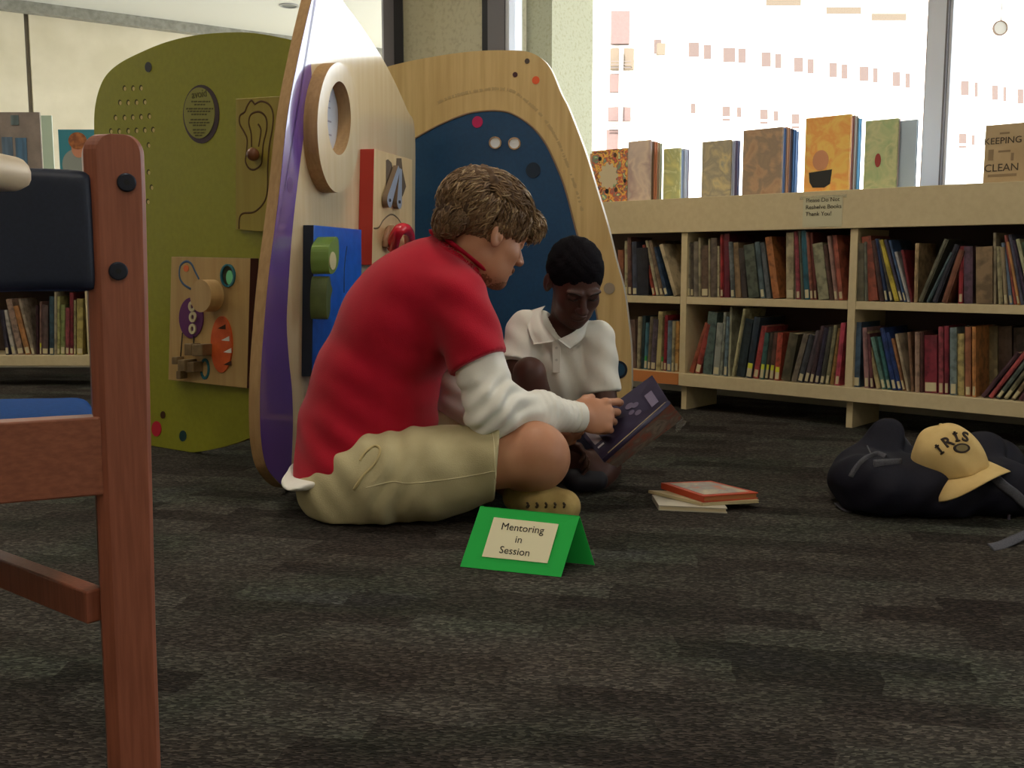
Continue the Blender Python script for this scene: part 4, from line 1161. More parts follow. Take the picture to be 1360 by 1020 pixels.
# blue board
def z6(x, y): return (400 + x / 5.667, 290 + y / 5.667)
bt = 0.034
cB = [(416.8, 298.8), (480.3, 305), (480, 470), (414.5, 500)]
o = MB().prism(G2.pts(cB, bt), -G2.n * (bt - 0.0004), 0, 1).build('blue_board', [mat('bright_blue_paint', (20, 92, 196), 0.35, spec=0.5, c2=(14, 80, 180), scale=30), mat('navy_edge', (22, 34, 54), 0.5)], tp, bevel=0.002)
kn = G2.plate([z6(*p_) for p_ in ((205, 290), (212, 215), (245, 155), (270, 140), (283, 180), (284, 300), (270, 370), (240, 415), (215, 410), (206, 350))], bt + 0.002, 0.055, 4).build('green_knob', mat('moss_green_paint', (104, 134, 58), 0.4), o)
G2.ell(*z6(240, 320), 4.3, 12, bt + 0.0575, 0.002).build('knob_inlay', mat('knob_cream', (196, 190, 146), 0.4), kn)
G2.plate([z6(*p_) for p_ in ((200, 455), (215, 440), (225, 500), (235, 540), (222, 600), (218, 700), (200, 760), (190, 700), (190, 560))], bt + 0.002, 0.05, 4).build('green_body', mat('olive_paint', (84, 100, 50), 0.45, c2=(72, 86, 42), scale=20), o)
MB().tube(spline(G2.pts([z6(345, 210), z6(333, 290), z6(324, 400), z6(323, 560)], bt), 5), 0.003, flat=0.3, up=G2.n).build('groove', mat('dark_blue_groove', (10, 30, 70), 0.6), o)
# red edged board
def z3(x, y): return (470 + x / 6.8, 180 + y / 6.8)
rt_ = 0.05
cR = [(497.2, 197.5), (547.5, 212), (547, 350), (494, 352)]
o = MB().prism(G2.pts(cR, rt_), -G2.n * (rt_ - 0.0004), 0, 1).build('red_board', [birch('cream_board', (214, 190, 146), (204, 178, 132), 0.4), mat('brick_red_edge', (176, 54, 44), 0.45)], tp, bevel=0.0015)
G2.plate([z3(*p_) for p_ in ((292, 222), (310, 215), (340, 245), (352, 295), (385, 265), (388, 205), (430, 205), (440, 310), (472, 460), (440, 550), (400, 520), (370, 540), (330, 510), (292, 500))], rt_ + 0.0003, 0.001, 0).build('dark_recess', mat('recess_brown', (92, 76, 60), 0.6), o)
M_lev = mat('grey_blue_lever', (158, 168, 186), 0.3, metal=0.2)
for (xa, ya, xb, yb) in ((410, 290, 325, 585), (425, 300, 412, 600)):
    a = G2.h(*z3(xa, ya), rt_ + 0.022); b_ = G2.h(*z3(xb, yb), rt_ + 0.022)
    d_ = (b_ - a) / np.linalg.norm(b_ - a); sdv = np.cross(d_, G2.n)
    mb = MB()
    out = [a + sdv * 0.011, a - sdv * 0.011] + [b_ + 0.0 * d_ + 0.024 * (-sdv * math.cos(t_) + d_ * math.sin(t_)) for t_ in np.linspace(0, PI, 12)]
    lv = mb.prism(out, -G2.n * 0.018, 0, 1).build('lever', [M_lev, mat('lever_side', (118, 98, 78), 0.5)], o)
    G2.round(*z3(xb + 5, yb), 2.2, rt_ + 0.0225, 0.004).build('bolt', mat('steel', (140, 140, 146), 0.25, metal=0.9), lv)
MB().tube(spline(G2.pts([z3(180, 838), z3(225, 830), z3(270, 760), z3(335, 712), z3(390, 740), z3(425, 790)], rt_ + 0.0003), 6), 0.0028, flat=0.3, up=G2.n).build('groove', mat('groove_grey', (110, 96, 76), 0.7), o)
rh = [G2.h(*z3(350, 1010), rt_ + 0.02), G2.h(*z3(372, 920), rt_ + 0.05), G2.h(*z3(415, 850), rt_ + 0.07), G2.h(*z3(470, 850), rt_ + 0.07), G2.h(*z3(500, 910), rt_ + 0.05), G2.h(*z3(505, 1010), rt_ + 0.02)]
MB().tube(spline(rh, 6), 0.020, n=12).build('red_handle', mat('red_plastic', (206, 34, 52), 0.25, spec=0.6), o)
MB().tube(spline(G2.pts([z3(285, 1010), z3(290, 930), z3(320, 850), z3(350, 840)], rt_ + 0.01), 6), 0.012, n=10).build('slot_rim', mat('slot_tan', (150, 112, 84), 0.5), o)
# --- blue and birch panel
G3 = Pan(530, 4.12, 838, 3.82)
bp_ = thing('activity_panel', tuple(zc(G3.h(700, 560) * [1, 1, 0])), 'birch play panel with dark blue arched field behind the boy', 'play panel')
L3 = [(500, 95), (513, 89), (545, 81), (583, 74), (615, 69.5), (647, 67), (683, 67), (702, 69), (719, 77.5), (732, 93), (745, 124), (755.6, 145), (777, 201), (792, 250), (807.6, 302), (818, 345), (828.5, 384), (834, 423.5), (838, 462), (839, 512)]
q = spline(G3.pts(L3), 5)
def zf(u, pan, dz=0.003):
    v = 600.0
    p_ = pan.h(u, v)
    for _ in range(20): 
        p_ = pan.h(u, v); v += (p_[2] - dz) * 300
    p_[2] = dz; return p_
q = q + [zf(830, G3), zf(505, G3)]
MB().prism(q, -G3.n * 0.03, 0, 1).build('panel', [M_birch, mat('white_edge', (210, 206, 200), 0.35)], bp_)
L4 = [(540, 190), (553, 182.5), (583, 166), (615.5, 152.5), (637, 148), (661, 147), (680, 151), (704, 166), (723, 188), (738, 218), (751, 252), (764, 302), (776, 345), (786, 388), (793, 420), (799, 470)]
q = spline(G3.pts(L4, 0.003), 5) + [zf(797, G3, 0.03) + G3.n * 0.003, zf(540, G3, 0.03) + G3.n * 0.003]
f4 = MB().prism(q, -G3.n * 0.0027).build('blue_field', mat('deep_blue_laminate', (22, 66, 104), 0.45, spec=0.4, c2=(20, 60, 96), scale=80), bp_)
pl = spline(G3.pts(L4, 0.004), 5)
MB().tube(pl, 0.0035, flat=0.4, up=G3.n).build('inlay_edge', mat('inlay_brown', (128, 104, 80), 0.5), bp_)
for (u, v, r, c, nm) in ((634, 162, 7.4, (176, 22, 84), 'magenta'), (708, 226, 10, (16, 36, 56), 'navy'), (684, 99, 3.3, (70, 40, 44), 'brown'), (700, 81, 3.3, (74, 62, 56), 'grey'), (711.5, 106.5, 5, (222, 92, 50), 'orange'), (809, 383, 7.5, (150, 136, 118), 'taupe'), (821.5, 491, 12, (20, 30, 44), 'black')):
    d_ = G3.round(u, v, r, 0.003 if nm in ('magenta', 'navy') else 0.0003, 0.002).build('dot', mat('dot3_' + nm, c, 0.45), bp_, label=nm + ' dot')
    if nm == 'black': G3.round(u, v, 8.8, 0.0025, 0.001).build('dot_centre', mat('dot3_blue', (34, 70, 96), 0.4), d_)
for (u, v) in ((657.5, 189.5), (683, 190.5)):
    mb = MB().ring([G3.h(u + 8.3 * math.cos(a), v + 8.3 * math.sin(a), 0.008) for a in np.linspace(0, 2 * PI, 33)[:-1]], [G3.h(u + 6.6 * math.cos(a), v + 6.6 * math.sin(a), 0.008) for a in np.linspace(0, 2 * PI, 33)[:-1]], -G3.n * 0.0049)
    rg = mb.build('peephole_rim', mat('brass_rim', (176, 150, 128), 0.25, metal=0.7), bp_)
    G3.round(u, v, 6.6, 0.0033, 0.001).build('peephole', mat('mirror_acrylic', (190, 202, 222)), rg)
# worn printed words along the arch: too faint to read, only flecks of ink are left
mb = MB()
arc = spline([np.array([u, v, 0]) for u, v in ((581, 137), (596, 130), (617, 124), (640, 120), (660, 118), (680, 121), (695, 131), (712, 146), (727, 164), (741, 188), (748, 205), (756, 226), (765, 252), (774, 283))], 14)
i = 0
while i < len(arc) - 3:
    if random.random() < 0.72:
        a, b_ = arc[i], arc[i + 1]; t_ = (b_ - a) / (np.linalg.norm(b_ - a) + 1e-6); nn = np.array([-t_[1], t_[0], 0]) * random.uniform(1.4, 2.6)
        MB().prism(G3.pts([(a - nn)[:2], (b_ - nn)[:2], (b_ + nn * 0.6)[:2], (a + nn)[:2]], 0.0009), -G3.n * 0.0006).build('faded_letter', mat('faded_ink', (176, 152, 106), 0.5), bp_)
    i += 1

# ================================================================== CHAIR AND TABLE (foreground)
M_cherry = mat('reddish_wood', (150, 88, 66), 0.4, spec=0.45, c2=(132, 76, 56), scale=24, stretch=(9, 9, 0.55), detail=6, bump=0.05)
M_cherryh = mat('reddish_wood_rail', (150, 90, 66), 0.4, spec=0.45, c2=(130, 76, 56), scale=24, stretch=(0.6, 9, 9), detail=6, bump=0.05)
M_navy = mat('navy_vinyl', (26, 34, 52), 0.5, spec=0.4, c2=(22, 29, 46), scale=300)
M_bseat = mat('blue_vinyl', (16, 66, 128), 0.85, spec=0.1, c2=(13, 58, 116), scale=200)
YC = 1.05
ch = thing('wooden_chair', tuple(Q(100, 1.2, 0.0)), 'reddish wooden chair with navy back pad, closest to the camera', 'chair')
# post: profile seen from the front, slight taper, rounded top
fL = [(122.5, 1020), (123, 800), (125, 600), (127, 400), (127.5, 230)]
phi = math.radians(25)
ex = np.array([math.cos(phi), math.sin(phi), 0]); ey = np.array([-math.sin(phi), math.cos(phi), 0])
O = P(158, 400, YC); O[2] = 0
def C(a, b_, z): return O + ex * a + ey * b_ + ZV * z
ux = lambda u, v=400: float((hit(u, v, O, ey) - O) @ ex)
zx = lambda v: float(hit(158, v, O, ey)[2])
mb = MB()
secs = [(0.0, 117, 187), (0.25, 117.5, 188.5), (0.45, 119, 193), (0.6, 121, 197), (0.72, 123, 200)]
ztop = zx(178)
rows = []
def sec(z, a, b_, ch_=0.011, dep=0.042):
    return [C(a - 0.002, ch_, z), C(a + ch_ * 0.9, 0, z), C(b_ - 0.004, 0, z), C(b_, 0.004, z), C(b_, dep, z), C(a - 0.002, dep, z)]
zs = [(z, ux(a_), ux(b_)) for z, a_, b_ in secs]
zs2 = list(zs)
zl, al, bl_ = zs[-1]
wd_ = (bl_ - al)
for t_ in np.linspace(0.0, 1.0, 8):
    an = t_ * PI / 2
    zz = ztop - 0.020 + 0.020 * math.sin(an)
    ins = 0.020 * (1 - math.cos(an)) * 0.8
    zs2.append((zz, al + ins + 0.0, bl_ - ins))
rings = [sec(z, a, b_) for z, a, b_ in zs2]
vs = [p_ for r_ in rings for p_ in r_]
fs = []
for i in range(len(rings) - 1):
    for j in range(6):
        k = (j + 1) % 6
        fs.append((i * 6 + j, i * 6 + k, (i + 1) * 6 + k, (i + 1) * 6 + j))
fs.append(tuple(range(6))[::-1]); fs.append(tuple((len(rings) - 1) * 6 + j for j in range(6)))
mb.add(vs, fs)
mb.build('back_post', M_cherry, ch, bevel=0.0015)
# the other back post (outside the frame) at the far left end
CW = -0.44
mb = MB(); mb.obox(C(CW - 0.02, 0.021, ztop / 2), ex * 0.03, ey * 0.021, ZV * ztop / 2); mb.build('back_post', M_cherry, ch, bevel=0.004)
# bolts
for (u, v) in ((168, 242.5), (157, 360)):
    p_ = hit(u, v, O, ey); r_ = 0.0095
    o = MB().disc(p_ - ey * 0.0035, ex * r_, ZV * r_, ey * 0.0034, n=24).build('bolt', mat('blackened_steel', (42, 46, 58), 0.3, metal=0.6), ch, bevel=0.0015)
    MB().disc(p_ - ey * 0.0037, ex * 0.0032, ZV * 0.0032, ey * 0.0008, n=6).build('socket', mat('bolt_socket', (8, 8, 10), 0.6), o)
# back pad
a1 = ux(127) ; 
F = Field(C(CW, -0.06, 0.55) - 0.1, C(0.05, 0.1, 0.85) + 0.1, 0.006)
pc = C((CW + 0.01 + a1 - 0.002) / 2, 0.022, (zx(228) + zx(386)) / 2)
Rp = np.stack([ex, ey, ZV], 1)
F.rbox(pc, (abs(a1 - CW) / 2 - 0.001, 0.020, (zx(226) - zx(386)) / 2), 0.007, R=Rp, k=0)
F.disp(lambda X, Y, Z: 0.0008 * np.sin(X * 40 + Z * 23))
V, Fc = F.nets(1)
put('back_pad', nets_mesh('back_pad', [(V, Fc, 0)], [M_navy]), ch)
# seat rail at the back and side rail
mb = MB(); mb.obox(C((CW + ux(127)) / 2, 0.018, (zx(553) + zx(657)) / 2), ex * abs(ux(127) - CW) / 2, ey * 0.014, ZV * (zx(553) - zx(657)) / 2)
mb.build('back_rail', M_cherryh, ch, bevel=0.002)
# seat cushion
F = Field(C(CW - 0.1, -0.02, 0.40) - [0.25, 0.02, 0], C(0.1, 0.6, 0.58) + [0.1, 0.1, 0.0], 0.007)
F.rbox(C((CW - 0.01) / 2 + 0.004, 0.25, 0.440), (abs(CW) / 2 - 0.012, 0.20, 0.022), 0.02, R=Rp, k=0)
F.ell(C((CW - 0.01) / 2 + 0.004, 0.25, 0.452), (0.21, 0.20, 0.02), R=Rp, k=0.02)
V, Fc = F.nets(1)
put('seat', nets_mesh('seat', [(V, Fc, 0)], [M_bseat]), ch)
# stretcher running back-left from the post, front legs
st_d = np.array([-0.785, 0.62, 0]); st_n = np.array([0.62, 0.785, 0])
sp = hit(128, 805, O + ey * 0.02, ey)
zc1, zc2 = P(112, 783, sp[1])[2], P(112, 826, sp[1])[2]
mb = MB()
Ls = 0.40
mb.obox(np.array([sp[0], sp[1], (zc1 + zc2) / 2]) + st_d * Ls / 2, st_d * Ls / 2, st_n * 0.011, ZV * (zc1 - zc2) / 2)
mb.build('stretcher', M_cherry, ch, bevel=0.002)
fe = np.array([sp[0], sp[1], 0]) + st_d * (Ls + 0.02)
mb = MB(); mb.obox(fe + ZV * 0.225, ex * 0.02, ey * 0.02, ZV * 0.225); mb.build('front_leg', M_cherry, ch, bevel=0.003)
mb = MB(); mb.obox(C(CW - 0.02 - 0.1, 0.43, 0.225), ex * 0.02, ey * 0.02, ZV * 0.225); mb.build('front_leg', M_cherry, ch, bevel=0.003)

# table corner at the far left
tp_a = P(34, 240, 0.74); ztt = P(10, 206, 0.74)[2]; zbb = P(10, 254, 0.74)[2]
tb = thing('table', (tp_a[0] - 0.42, 0.45, 0), 'pale wooden tabletop edge poking in at the left border', 'table')
F = Field((tp_a[0] - 0.46, 0.08, zbb - 0.03), (tp_a[0] + 0.03, 0.84, ztt + 0.03), 0.006)
cT_ = np.array([tp_a[0] - 0.42, 0.45, (ztt + zbb) / 2])
for a_, r_ in ((0, 0),):
    F.rbox(cT_ + [0.2, 0.0, 0], (0.22, 0.31, (ztt - zbb) / 2), 0.009, k=0)
V, Fc = F.nets(2)
put('table_top', nets_mesh('table_top', [(V, Fc, 0)], [mat('pale_table_laminate', (184, 164, 134), 0.45)]), tb)
MB().box(tp_a[0] - 0.41, tp_a[0] - 0.03, 0.18, 0.74, zbb - 0.012, zbb + 0.002).build('under_frame', mat('dark_underframe', (30, 26, 26), 0.6), tb)
for yy in (0.22, 0.70):
    MB().tube([(tp_a[0] - 0.38, yy, 0), (tp_a[0] - 0.38, yy, zbb)], 0.018, n=14).build('leg', mat('steel_leg', (120, 120, 120), 0.35, metal=0.8), tb)

# ================================================================== PEOPLE
def nrm(v): v = np.array(v, float); return v / np.linalg.norm(v)
def frame(yaw, pitch):
    """columns right, forward, up of a head looking along yaw (0 = +x, 90 = +y) and pitched down"""
    f = np.array([math.cos(pitch) * math.cos(yaw), math.cos(pitch) * math.sin(yaw), -math.sin(pitch)])
    r = nrm(np.cross(f, ZV)); u = np.cross(r, f)
    return np.stack([r, f, u], 1)
def rot(v, ax, a):
    v = np.array(v, float); ax = nrm(ax)
    return v * math.cos(a) + np.cross(ax, v) * math.sin(a) + ax * (ax @ v) * (1 - math.cos(a))

def build_head(c, R, sc, neck, neck_r, h=0.0028, child=False):
    L_ = lambda x, y, z: c + R @ (np.array([x, y, z]) * sc)
    F = Field(c - 0.20 * sc - 0.06, c + 0.20 * sc + 0.06, h)
    e = lambda p_, r_, k=0.015, op='add', RR=R: F.ell(L_(*p_), np.array(r_) * sc, RR, k * sc, op)
    e((0, -0.012, 0.03), (0.075, 0.096, 0.085), 0)
    e((0, 0.035, -0.03), (0.062, 0.058, 0.078), 0.03)
    e((0, 0.038, -0.078), (0.050, 0.048, 0.036), 0.03)         # jaw
    e((0, 0.072, -0.098), (0.022, 0.018, 0.017), 0.02)          # chin
    for sgn in (-1, 1):
        e((sgn * 0.038, 0.062, -0.028), (0.022, 0.02, 0.02), 0.02)   # cheek bone
        e((sgn * 0.031, 0.101, 0.002), (0.017, 0.016, 0.012), 0.012, 'cut')
        e((sgn * 0.031, 0.080, 0.001), (0.0125, 0.0125, 0.0125), 0.002)
        F.cap(L_(sgn * 0.018, 0.093, 0.006), L_(sgn * 0.044, 0.084, 0.004), 0.0045 * sc, 0.004 * sc, 0.004)     # upper lid
        F.cap(L_(sgn * 0.014, 0.095, 0.020), L_(sgn * 0.048, 0.083, 0.021), 0.008 * sc, 0.006 * sc, 0.012)    # brow ridge
    F.cap(L_(0, 0.092, 0.006), L_(0, 0.114, -0.030), 0.0075 * sc, 0.0115 * sc, 0.010)   # nose
    for sgn in (-1, 1): e((sgn * 0.012, 0.103, -0.034), (0.009, 0.011, 0.008), 0.006)
    e((0, 0.094, -0.058), (0.024, 0.010, 0.0055), 0.005)
    e((0, 0.091, -0.068), (0.021, 0.010, 0.006), 0.005)
    e((0, 0.106, -0.0628), (0.022, 0.008, 0.0014), 0.002, 'cut')
    for sgn in (-1, 1):
        RE = R @ np.array([[math.cos(0.35 * sgn), -math.sin(0.35 * sgn) * 1, 0], [math.sin(0.35 * sgn), math.cos(0.35 * sgn), 0], [0, 0, 1.0]])
        e((sgn * 0.079, -0.008, -0.008), (0.008, 0.019, 0.031), 0.006, 'add', RE)
        e((sgn * 0.088, -0.004, -0.004), (0.007, 0.012, 0.021), 0.004, 'cut', RE)
        e((sgn * 0.080, 0.003, -0.012), (0.005, 0.006, 0.009), 0.003, 'add', RE)
    F.cap(neck, L_(0, -0.025, -0.045), neck_r, neck_r * 0.98, 0.02)
    return F, L_

def build_hand(wrist, d, n, wv, sc=1.0, curls=((10, 25, 15), (30, 45, 30), (38, 50, 35), (45, 55, 35)), thumb=(0.75, 0.55, -0.35), h=0.0024, spread=1.0):
    """d = pointing direction, n = back of the hand, wv = towards the index-finger side"""
    d = nrm(d); n = nrm(n - d * (n @ d)); wv = nrm(wv - d * (wv @ d) - n * (wv @ n))
    wrist = np.array(wrist, float)
    c = wrist + d * 0.06 * sc
    F = Field(c - 0.16 * sc, c + 0.17 * sc, h)
    R = np.stack([d, wv, n], 1)
    F.cap(wrist - d * 0.05 * sc, wrist + d * 0.02 * sc, 0.026 * sc, 0.026 * sc, 0)
    F.ell(wrist + d * 0.055 * sc, np.array([0.052, 0.042, 0.0175]) * sc, R, 0.015)
    F.cap(wrist + d * 0.02 * sc + wv * 0.02 * sc - n * 0.006 * sc, wrist + d * 0.06 * sc + wv * 0.028 * sc - n * 0.008 * sc, 0.017 * sc, 0.013 * sc, 0.012)
    offs = (0.029, 0.010, -0.009, -0.027); lens = ((0.043, 0.026, 0.021), (0.047, 0.030, 0.022), (0.044, 0.028, 0.021), (0.035, 0.021, 0.018)); rr = (0.0095, 0.0097, 0.0092, 0.0082)
    tips = []
    for i in range(4):
        p_ = wrist + d * (0.092 - 0.004 * abs(i - 1)) * sc + wv * offs[i] * sc * spread
        F.ell(p_ + n * 0.002, np.array([0.012, 0.010, 0.011]) * sc, R, 0.010)
        dd = nrm(d + wv * (offs[i] * 2.2 * (spread)))
        ang = 0; r0 = rr[i] * sc
        for j in range(3):
            ang += math.radians(curls[i][j])
            dj = dd * math.cos(ang) - n * math.sin(ang)
            q = p_ + dj * lens[i][j] * sc
            F.cap(p_, q, r0, r0 * 0.9, 0.003 if j else 0.006); p_ = q; r0 *= 0.9
        tips.append(p_)
    tb_ = wrist + d * 0.028 * sc + wv * 0.030 * sc - n * 0.006 * sc
    td = nrm(d * thumb[0] + wv * thumb[1] + n * thumb[2])
    q = tb_ + td * 0.040 * sc
    F.cap(tb_, q, 0.0135 * sc, 0.0112 * sc, 0.010)
    td2 = nrm(td * 0.8 + d * 0.5 - n * 0.1); q2 = q + td2 * 0.03 * sc
    F.cap(q, q2, 0.0112 * sc, 0.009 * sc, 0.004)
    return F, tips

def hair_strands(mb, L_, R, sc, count, center, rad, allow, comb, length, r0, mats, lift=0.35, curl=0.5, seed=3):
    rng = random.Random(seed)
    made = 0
    cen = np.array(center); rad = np.array(rad)
    while made < count:
        v = np.array([rng.gauss(0, 1) for _ in range(3)]); v /= np.linalg.norm(v)
        p_ = cen + rad * v
        if not allow(p_): continue
        nn = nrm(v / rad)
        cd_ = np.array(comb(p_)); tg = cd_ - nn * (cd_ @ nn)
        tg = nrm(tg + 1e-6)
        side = np.cross(nn, tg)
        ph = rng.uniform(0, 2 * PI); cu = curl * rng.uniform(0.5, 1.3); fr = rng.uniform(0.7, 1.5)
        ln = length(p_) * rng.uniform(0.6, 1.25); n_ = 7
        pts = [p_ - nn * 0.003]; d_ = nrm(tg + nn * lift * rng.uniform(0.5, 1.6))
        for i in range(n_):
            pts.append(pts[-1] + d_ * ln / n_)
            d_ = nrm(d_ + side * cu * math.sin(ph + i * fr) * 0.55 - nn * 0.13 + tg * 0.06)
        W_ = [L_(*(q_ / sc)) for q_ in pts]
        rs = [r0 * t_ for t_ in (0.7, 1.0, 1.05, 0.95, 0.8, 0.6, 0.4, 0.12)]
        mb.tube(W_, rs, mi=rng.choice(mats), n=4, flat=0.6)
        made += 1

M_skinA = mat('fair_skin', (190, 138, 108), 0.5, spec=0.35, c2=(178, 124, 94), scale=14)
M_skinB = mat('deep_brown_skin', (84, 54, 46), 0.5, spec=0.35, c2=(76, 48, 42), scale=14)
for m_ in (M_skinA, M_skinB):
    b_ = m_.node_tree.nodes['Principled BSDF']; b_.inputs['Subsurface Weight'].default_value = 0.08; b_.inputs['Subsurface Radius'].default_value = (0.01, 0.004, 0.002)
M_polo = mat('red_pique_cotton', (176, 20, 44), 0.85, spec=0.15, c2=(164, 17, 39), scale=12, bump=0.25, bscale=500, sheen=0.15)
M_white = mat('white_jersey', (232, 230, 222), 0.85, spec=0.15, c2=(222, 220, 212), scale=9, bump=0.12, bscale=400)
M_khaki = mat('khaki_twill', (190, 180, 142), 0.85, spec=0.15, c2=(178, 167, 130), scale=10, bump=0.2, bscale=350)
M_hair1 = mat('sandy_hair', (118, 90, 60), 0.5, spec=0.45); M_hair2 = mat('blond_hair', (158, 130, 92), 0.42, spec=0.6); M_hair3 = mat('brown_hair', (98, 73, 50), 0.5)

# ------------------------------------------------------------------ the man in red
man = thing('person', tuple(Q(480, 2.62, 0.0)), 'man in red polo over white long sleeves and khaki shorts, sitting cross-legged', 'person')
# --- head
HC = P(645, 311, 2.68); HR = frame(math.radians(29), math.radians(21))
neckA = P(604, 352, 2.70)
MS = 1.06
Fh, HLc = build_head(HC, HR, MS, neckA, 0.062)
parts = []
V, Fc = Fh.nets(2); parts.append((V, Fc, 0))
# --- hands
wR = P(766, 554, 2.630)
dR = P(822, 556, 2.70) - wR
FhR, tipsR = build_hand(wR - 0.012 * nrm(dR), dR + np.array([0, -0.02, 0.012]), np.array([0.05, -0.93, 0.30]), np.array([0.15, 0.30, 0.95]), 1.14,
                        curls=((18, 30, 22), (34, 45, 30), (42, 52, 34), (48, 55, 36)), thumb=(0.75, 0.45, -0.75), spread=1.08)
V, Fc = FhR.nets(1); parts.append((V, Fc, 0))
wL = P(712, 578, 2.74)
dL = P(772, 586, 2.735) - wL
FhL, _ = build_hand(wL, dL, np.array([0.1, -0.75, -0.6]), np.array([0.0, 0.4, 0.9]), 0.93, curls=((35, 40, 20),) * 4, thumb=(0.7, 0.2, -0.6))
V, Fc = FhL.nets(1); parts.append((V, Fc, 0))
# --- body under the clothes, legs
shR, shL = P(608, 399, 2.575), P(596, 385, 2.88)
elR, elL = P(657, 545, 2.495), P(612, 545, 2.88)
hipR, hipL = Q(488, 2.55, 0.12), Q(488, 2.80, 0.12)
knR, knL = P(708, 606, 2.49), Q(660, 2.93, 0.17)
F = Field(P(360, 560, 2.3) - [0, 0, 1.0], P(800, 250, 3.1) + [0, 0, 0.1], 0.006)
def torso(F, g):
    F.ell(P(470, 622, 2.66), np.array([0.168, 0.185, 0.13]) + g, None, 0)
    F.ell(P(474, 572, 2.68), np.array([0.155, 0.172, 0.15]) + g, None, 0.05)
    F.ell(P(497, 505, 2.70), np.array([0.160, 0.175, 0.16]) + g, None, 0.05)
    F.ell(P(518, 552, 2.69), np.array([0.122, 0.150, 0.12]) + g, None, 0.05)
    F.ell(P(531, 436, 2.71), np.array([0.162, 0.190, 0.16]) + g, None, 0.05)
    F.ell(P(560, 384, 2.72), np.array([0.140, 0.190, 0.115]) + g, None, 0.05)
    F.ell(P(584, 356, 2.72), np.array([0.090, 0.130, 0.072]) + g, None, 0.05)
torso(F, -0.012)
F.cap(neckA, HLc(0, -0.02, -0.05), 0.057, 0.054, 0.03)
F.chain([shR, elR, wR], [0.058, 0.047, 0.027], 0.02)
F.chain([shL, elL, wL], [0.058, 0.047, 0.027], 0.02)
F.chain([hipR, knR], [0.088, 0.070], 0.02)
F.ell(P(712, 602, 2.485), (0.078, 0.070, 0.078), None, 0.03)
F.chain([hipL, knL], [0.088, 0.068], 0.02)
ankR = Q(640, 2.86, 0.06)
F.cap(P(718, 612, 2.50), P(700, 625, 2.56), 0.068, 0.062, 0.03)
F.chain([P(712, 618, 2.52), Q(680, 2.68, 0.085), ankR], [0.064, 0.056, 0.038], 0.02)
ankL = Q(690, 2.60, 0.062)
F.chain([knL, Q(672, 2.76, 0.10), ankL], [0.062, 0.050, 0.036], 0.02)
F.chain([ankR, Q(600, 2.90, 0.045)], [0.038, 0.034], 0.02)
F.chain([ankL, Q(728, 2.53, 0.045)], [0.036, 0.034], 0.02)
F.clip(lambda X, Y, Z: 0.004 - Z)
V, Fc = F.nets(2); parts.append((V, Fc, 0))
put('body', nets_mesh('body', parts, [M_skinA]), man)

# --- eyes (hardly seen), beard
mb = MB()
for sgn in (-1, 1): mb.ball(HLc(sgn * 0.031, 0.0815, 0.0), 0.0118, 0)
mb.build('eyes', mat('eye_white', (200, 196, 190), 0.25), man)
Fb = Field(HC - 0.16, HC + 0.16, 0.003)
Fb.ell(HLc(0, 0.036, -0.079), np.array((0.0535, 0.0515, 0.0395)) * MS, HR, 0); Fb.ell(HLc(0, 0.072, -0.098), np.array((0.025, 0.0210, 0.020)) * MS, HR, 0.02)
Fb.ell(HLc(0, 0.093, -0.060), (0.028, 0.009, 0.012), HR, 0.006)
Fb.ell(HLc(0, 0.098, -0.062), (0.020, 0.02, 0.007), HR, 0.002, 'cut')
Fb.disp(lambda X, Y, Z: 0.0012 * np.sin(X * 700) * np.sin(Y * 640 + 1) * np.sin(Z * 760))
V, Fc = Fb.nets(0)
put('beard', nets_mesh('beard', [(V, Fc, 0)], [mat('beard_brown', (150, 104, 78), 0.85, c2=(116, 78, 56), scale=220)]), man)

# --- hair
Fr = Field(HC - 0.27, HC + 0.27, 0.0035)
he = lambda p_, r_, k=0.0, op='add': Fr.ell(HLc(*p_), r_, HR, k, op)
he((0, -0.020, 0.062), (0.102, 0.136, 0.108))
he((0, 0.092, 0.066), (0.062, 0.052, 0.046), 0.03)
he((0, -0.100, 0.0), (0.068, 0.046, 0.056), 0.03)
he((0, 0.145, -0.050), (0.100, 0.085, 0.088), 0.01, 'cut')
for sgn in (-1, 1): he((sgn * 0.095, 0.035, -0.055), (0.040, 0.058, 0.075), 0.008, 'cut')
he((0, 0.02, -0.12), (0.10, 0.09, 0.075), 0.01, 'cut')
Hi = HR.T
def hair_bumps(X, Y, Z):
    dx, dy, dz = X - HC[0], Y - HC[1], Z - HC[2]
    a, b_, c_ = (Hi[i][0] * dx + Hi[i][1] * dy + Hi[i][2] * dz for i in range(3))
    return 0.004 * np.sin(a * 95 + 4 * np.sin(b_ * 40)) * np.sin(c_ * 80 + 3 * np.sin(a * 50)) + 0.003 * np.sin(b_ * 150 + c_ * 60) + 0.0015 * np.sin(b_ * 420 + 9 * np.sin(c_ * 30) + 5 * np.sin(a * 44))
Fr.disp(hair_bumps)
Fr.D += 0.006
V, Fc = Fr.nets(0)
hr = put('hair', nets_mesh('hair', [(V, Fc, 0)], [mat('hair_underlayer', (92, 68, 46), 0.85, c2=(66, 47, 32), scale=60, stretch=(1, 1, 1))]), man)
mb = MB()
def allow(p_):
    x, y, z = p_
    if y > 0.075 and z < 0.055: return False
    if y > 0.0 and z < 0.022: return False
    return z > -0.03 or y < -0.08
def comb(p_):
    x, y, z = p_
    if z > 0.085: return np.array([x * 2, 0.9, -0.1]) if y > -0.07 else np.array([x, -0.8, -0.6])
    if y < -0.03: return np.array([x, -0.45, -1.0])
    return np.array([0, 0.25, -1.0])
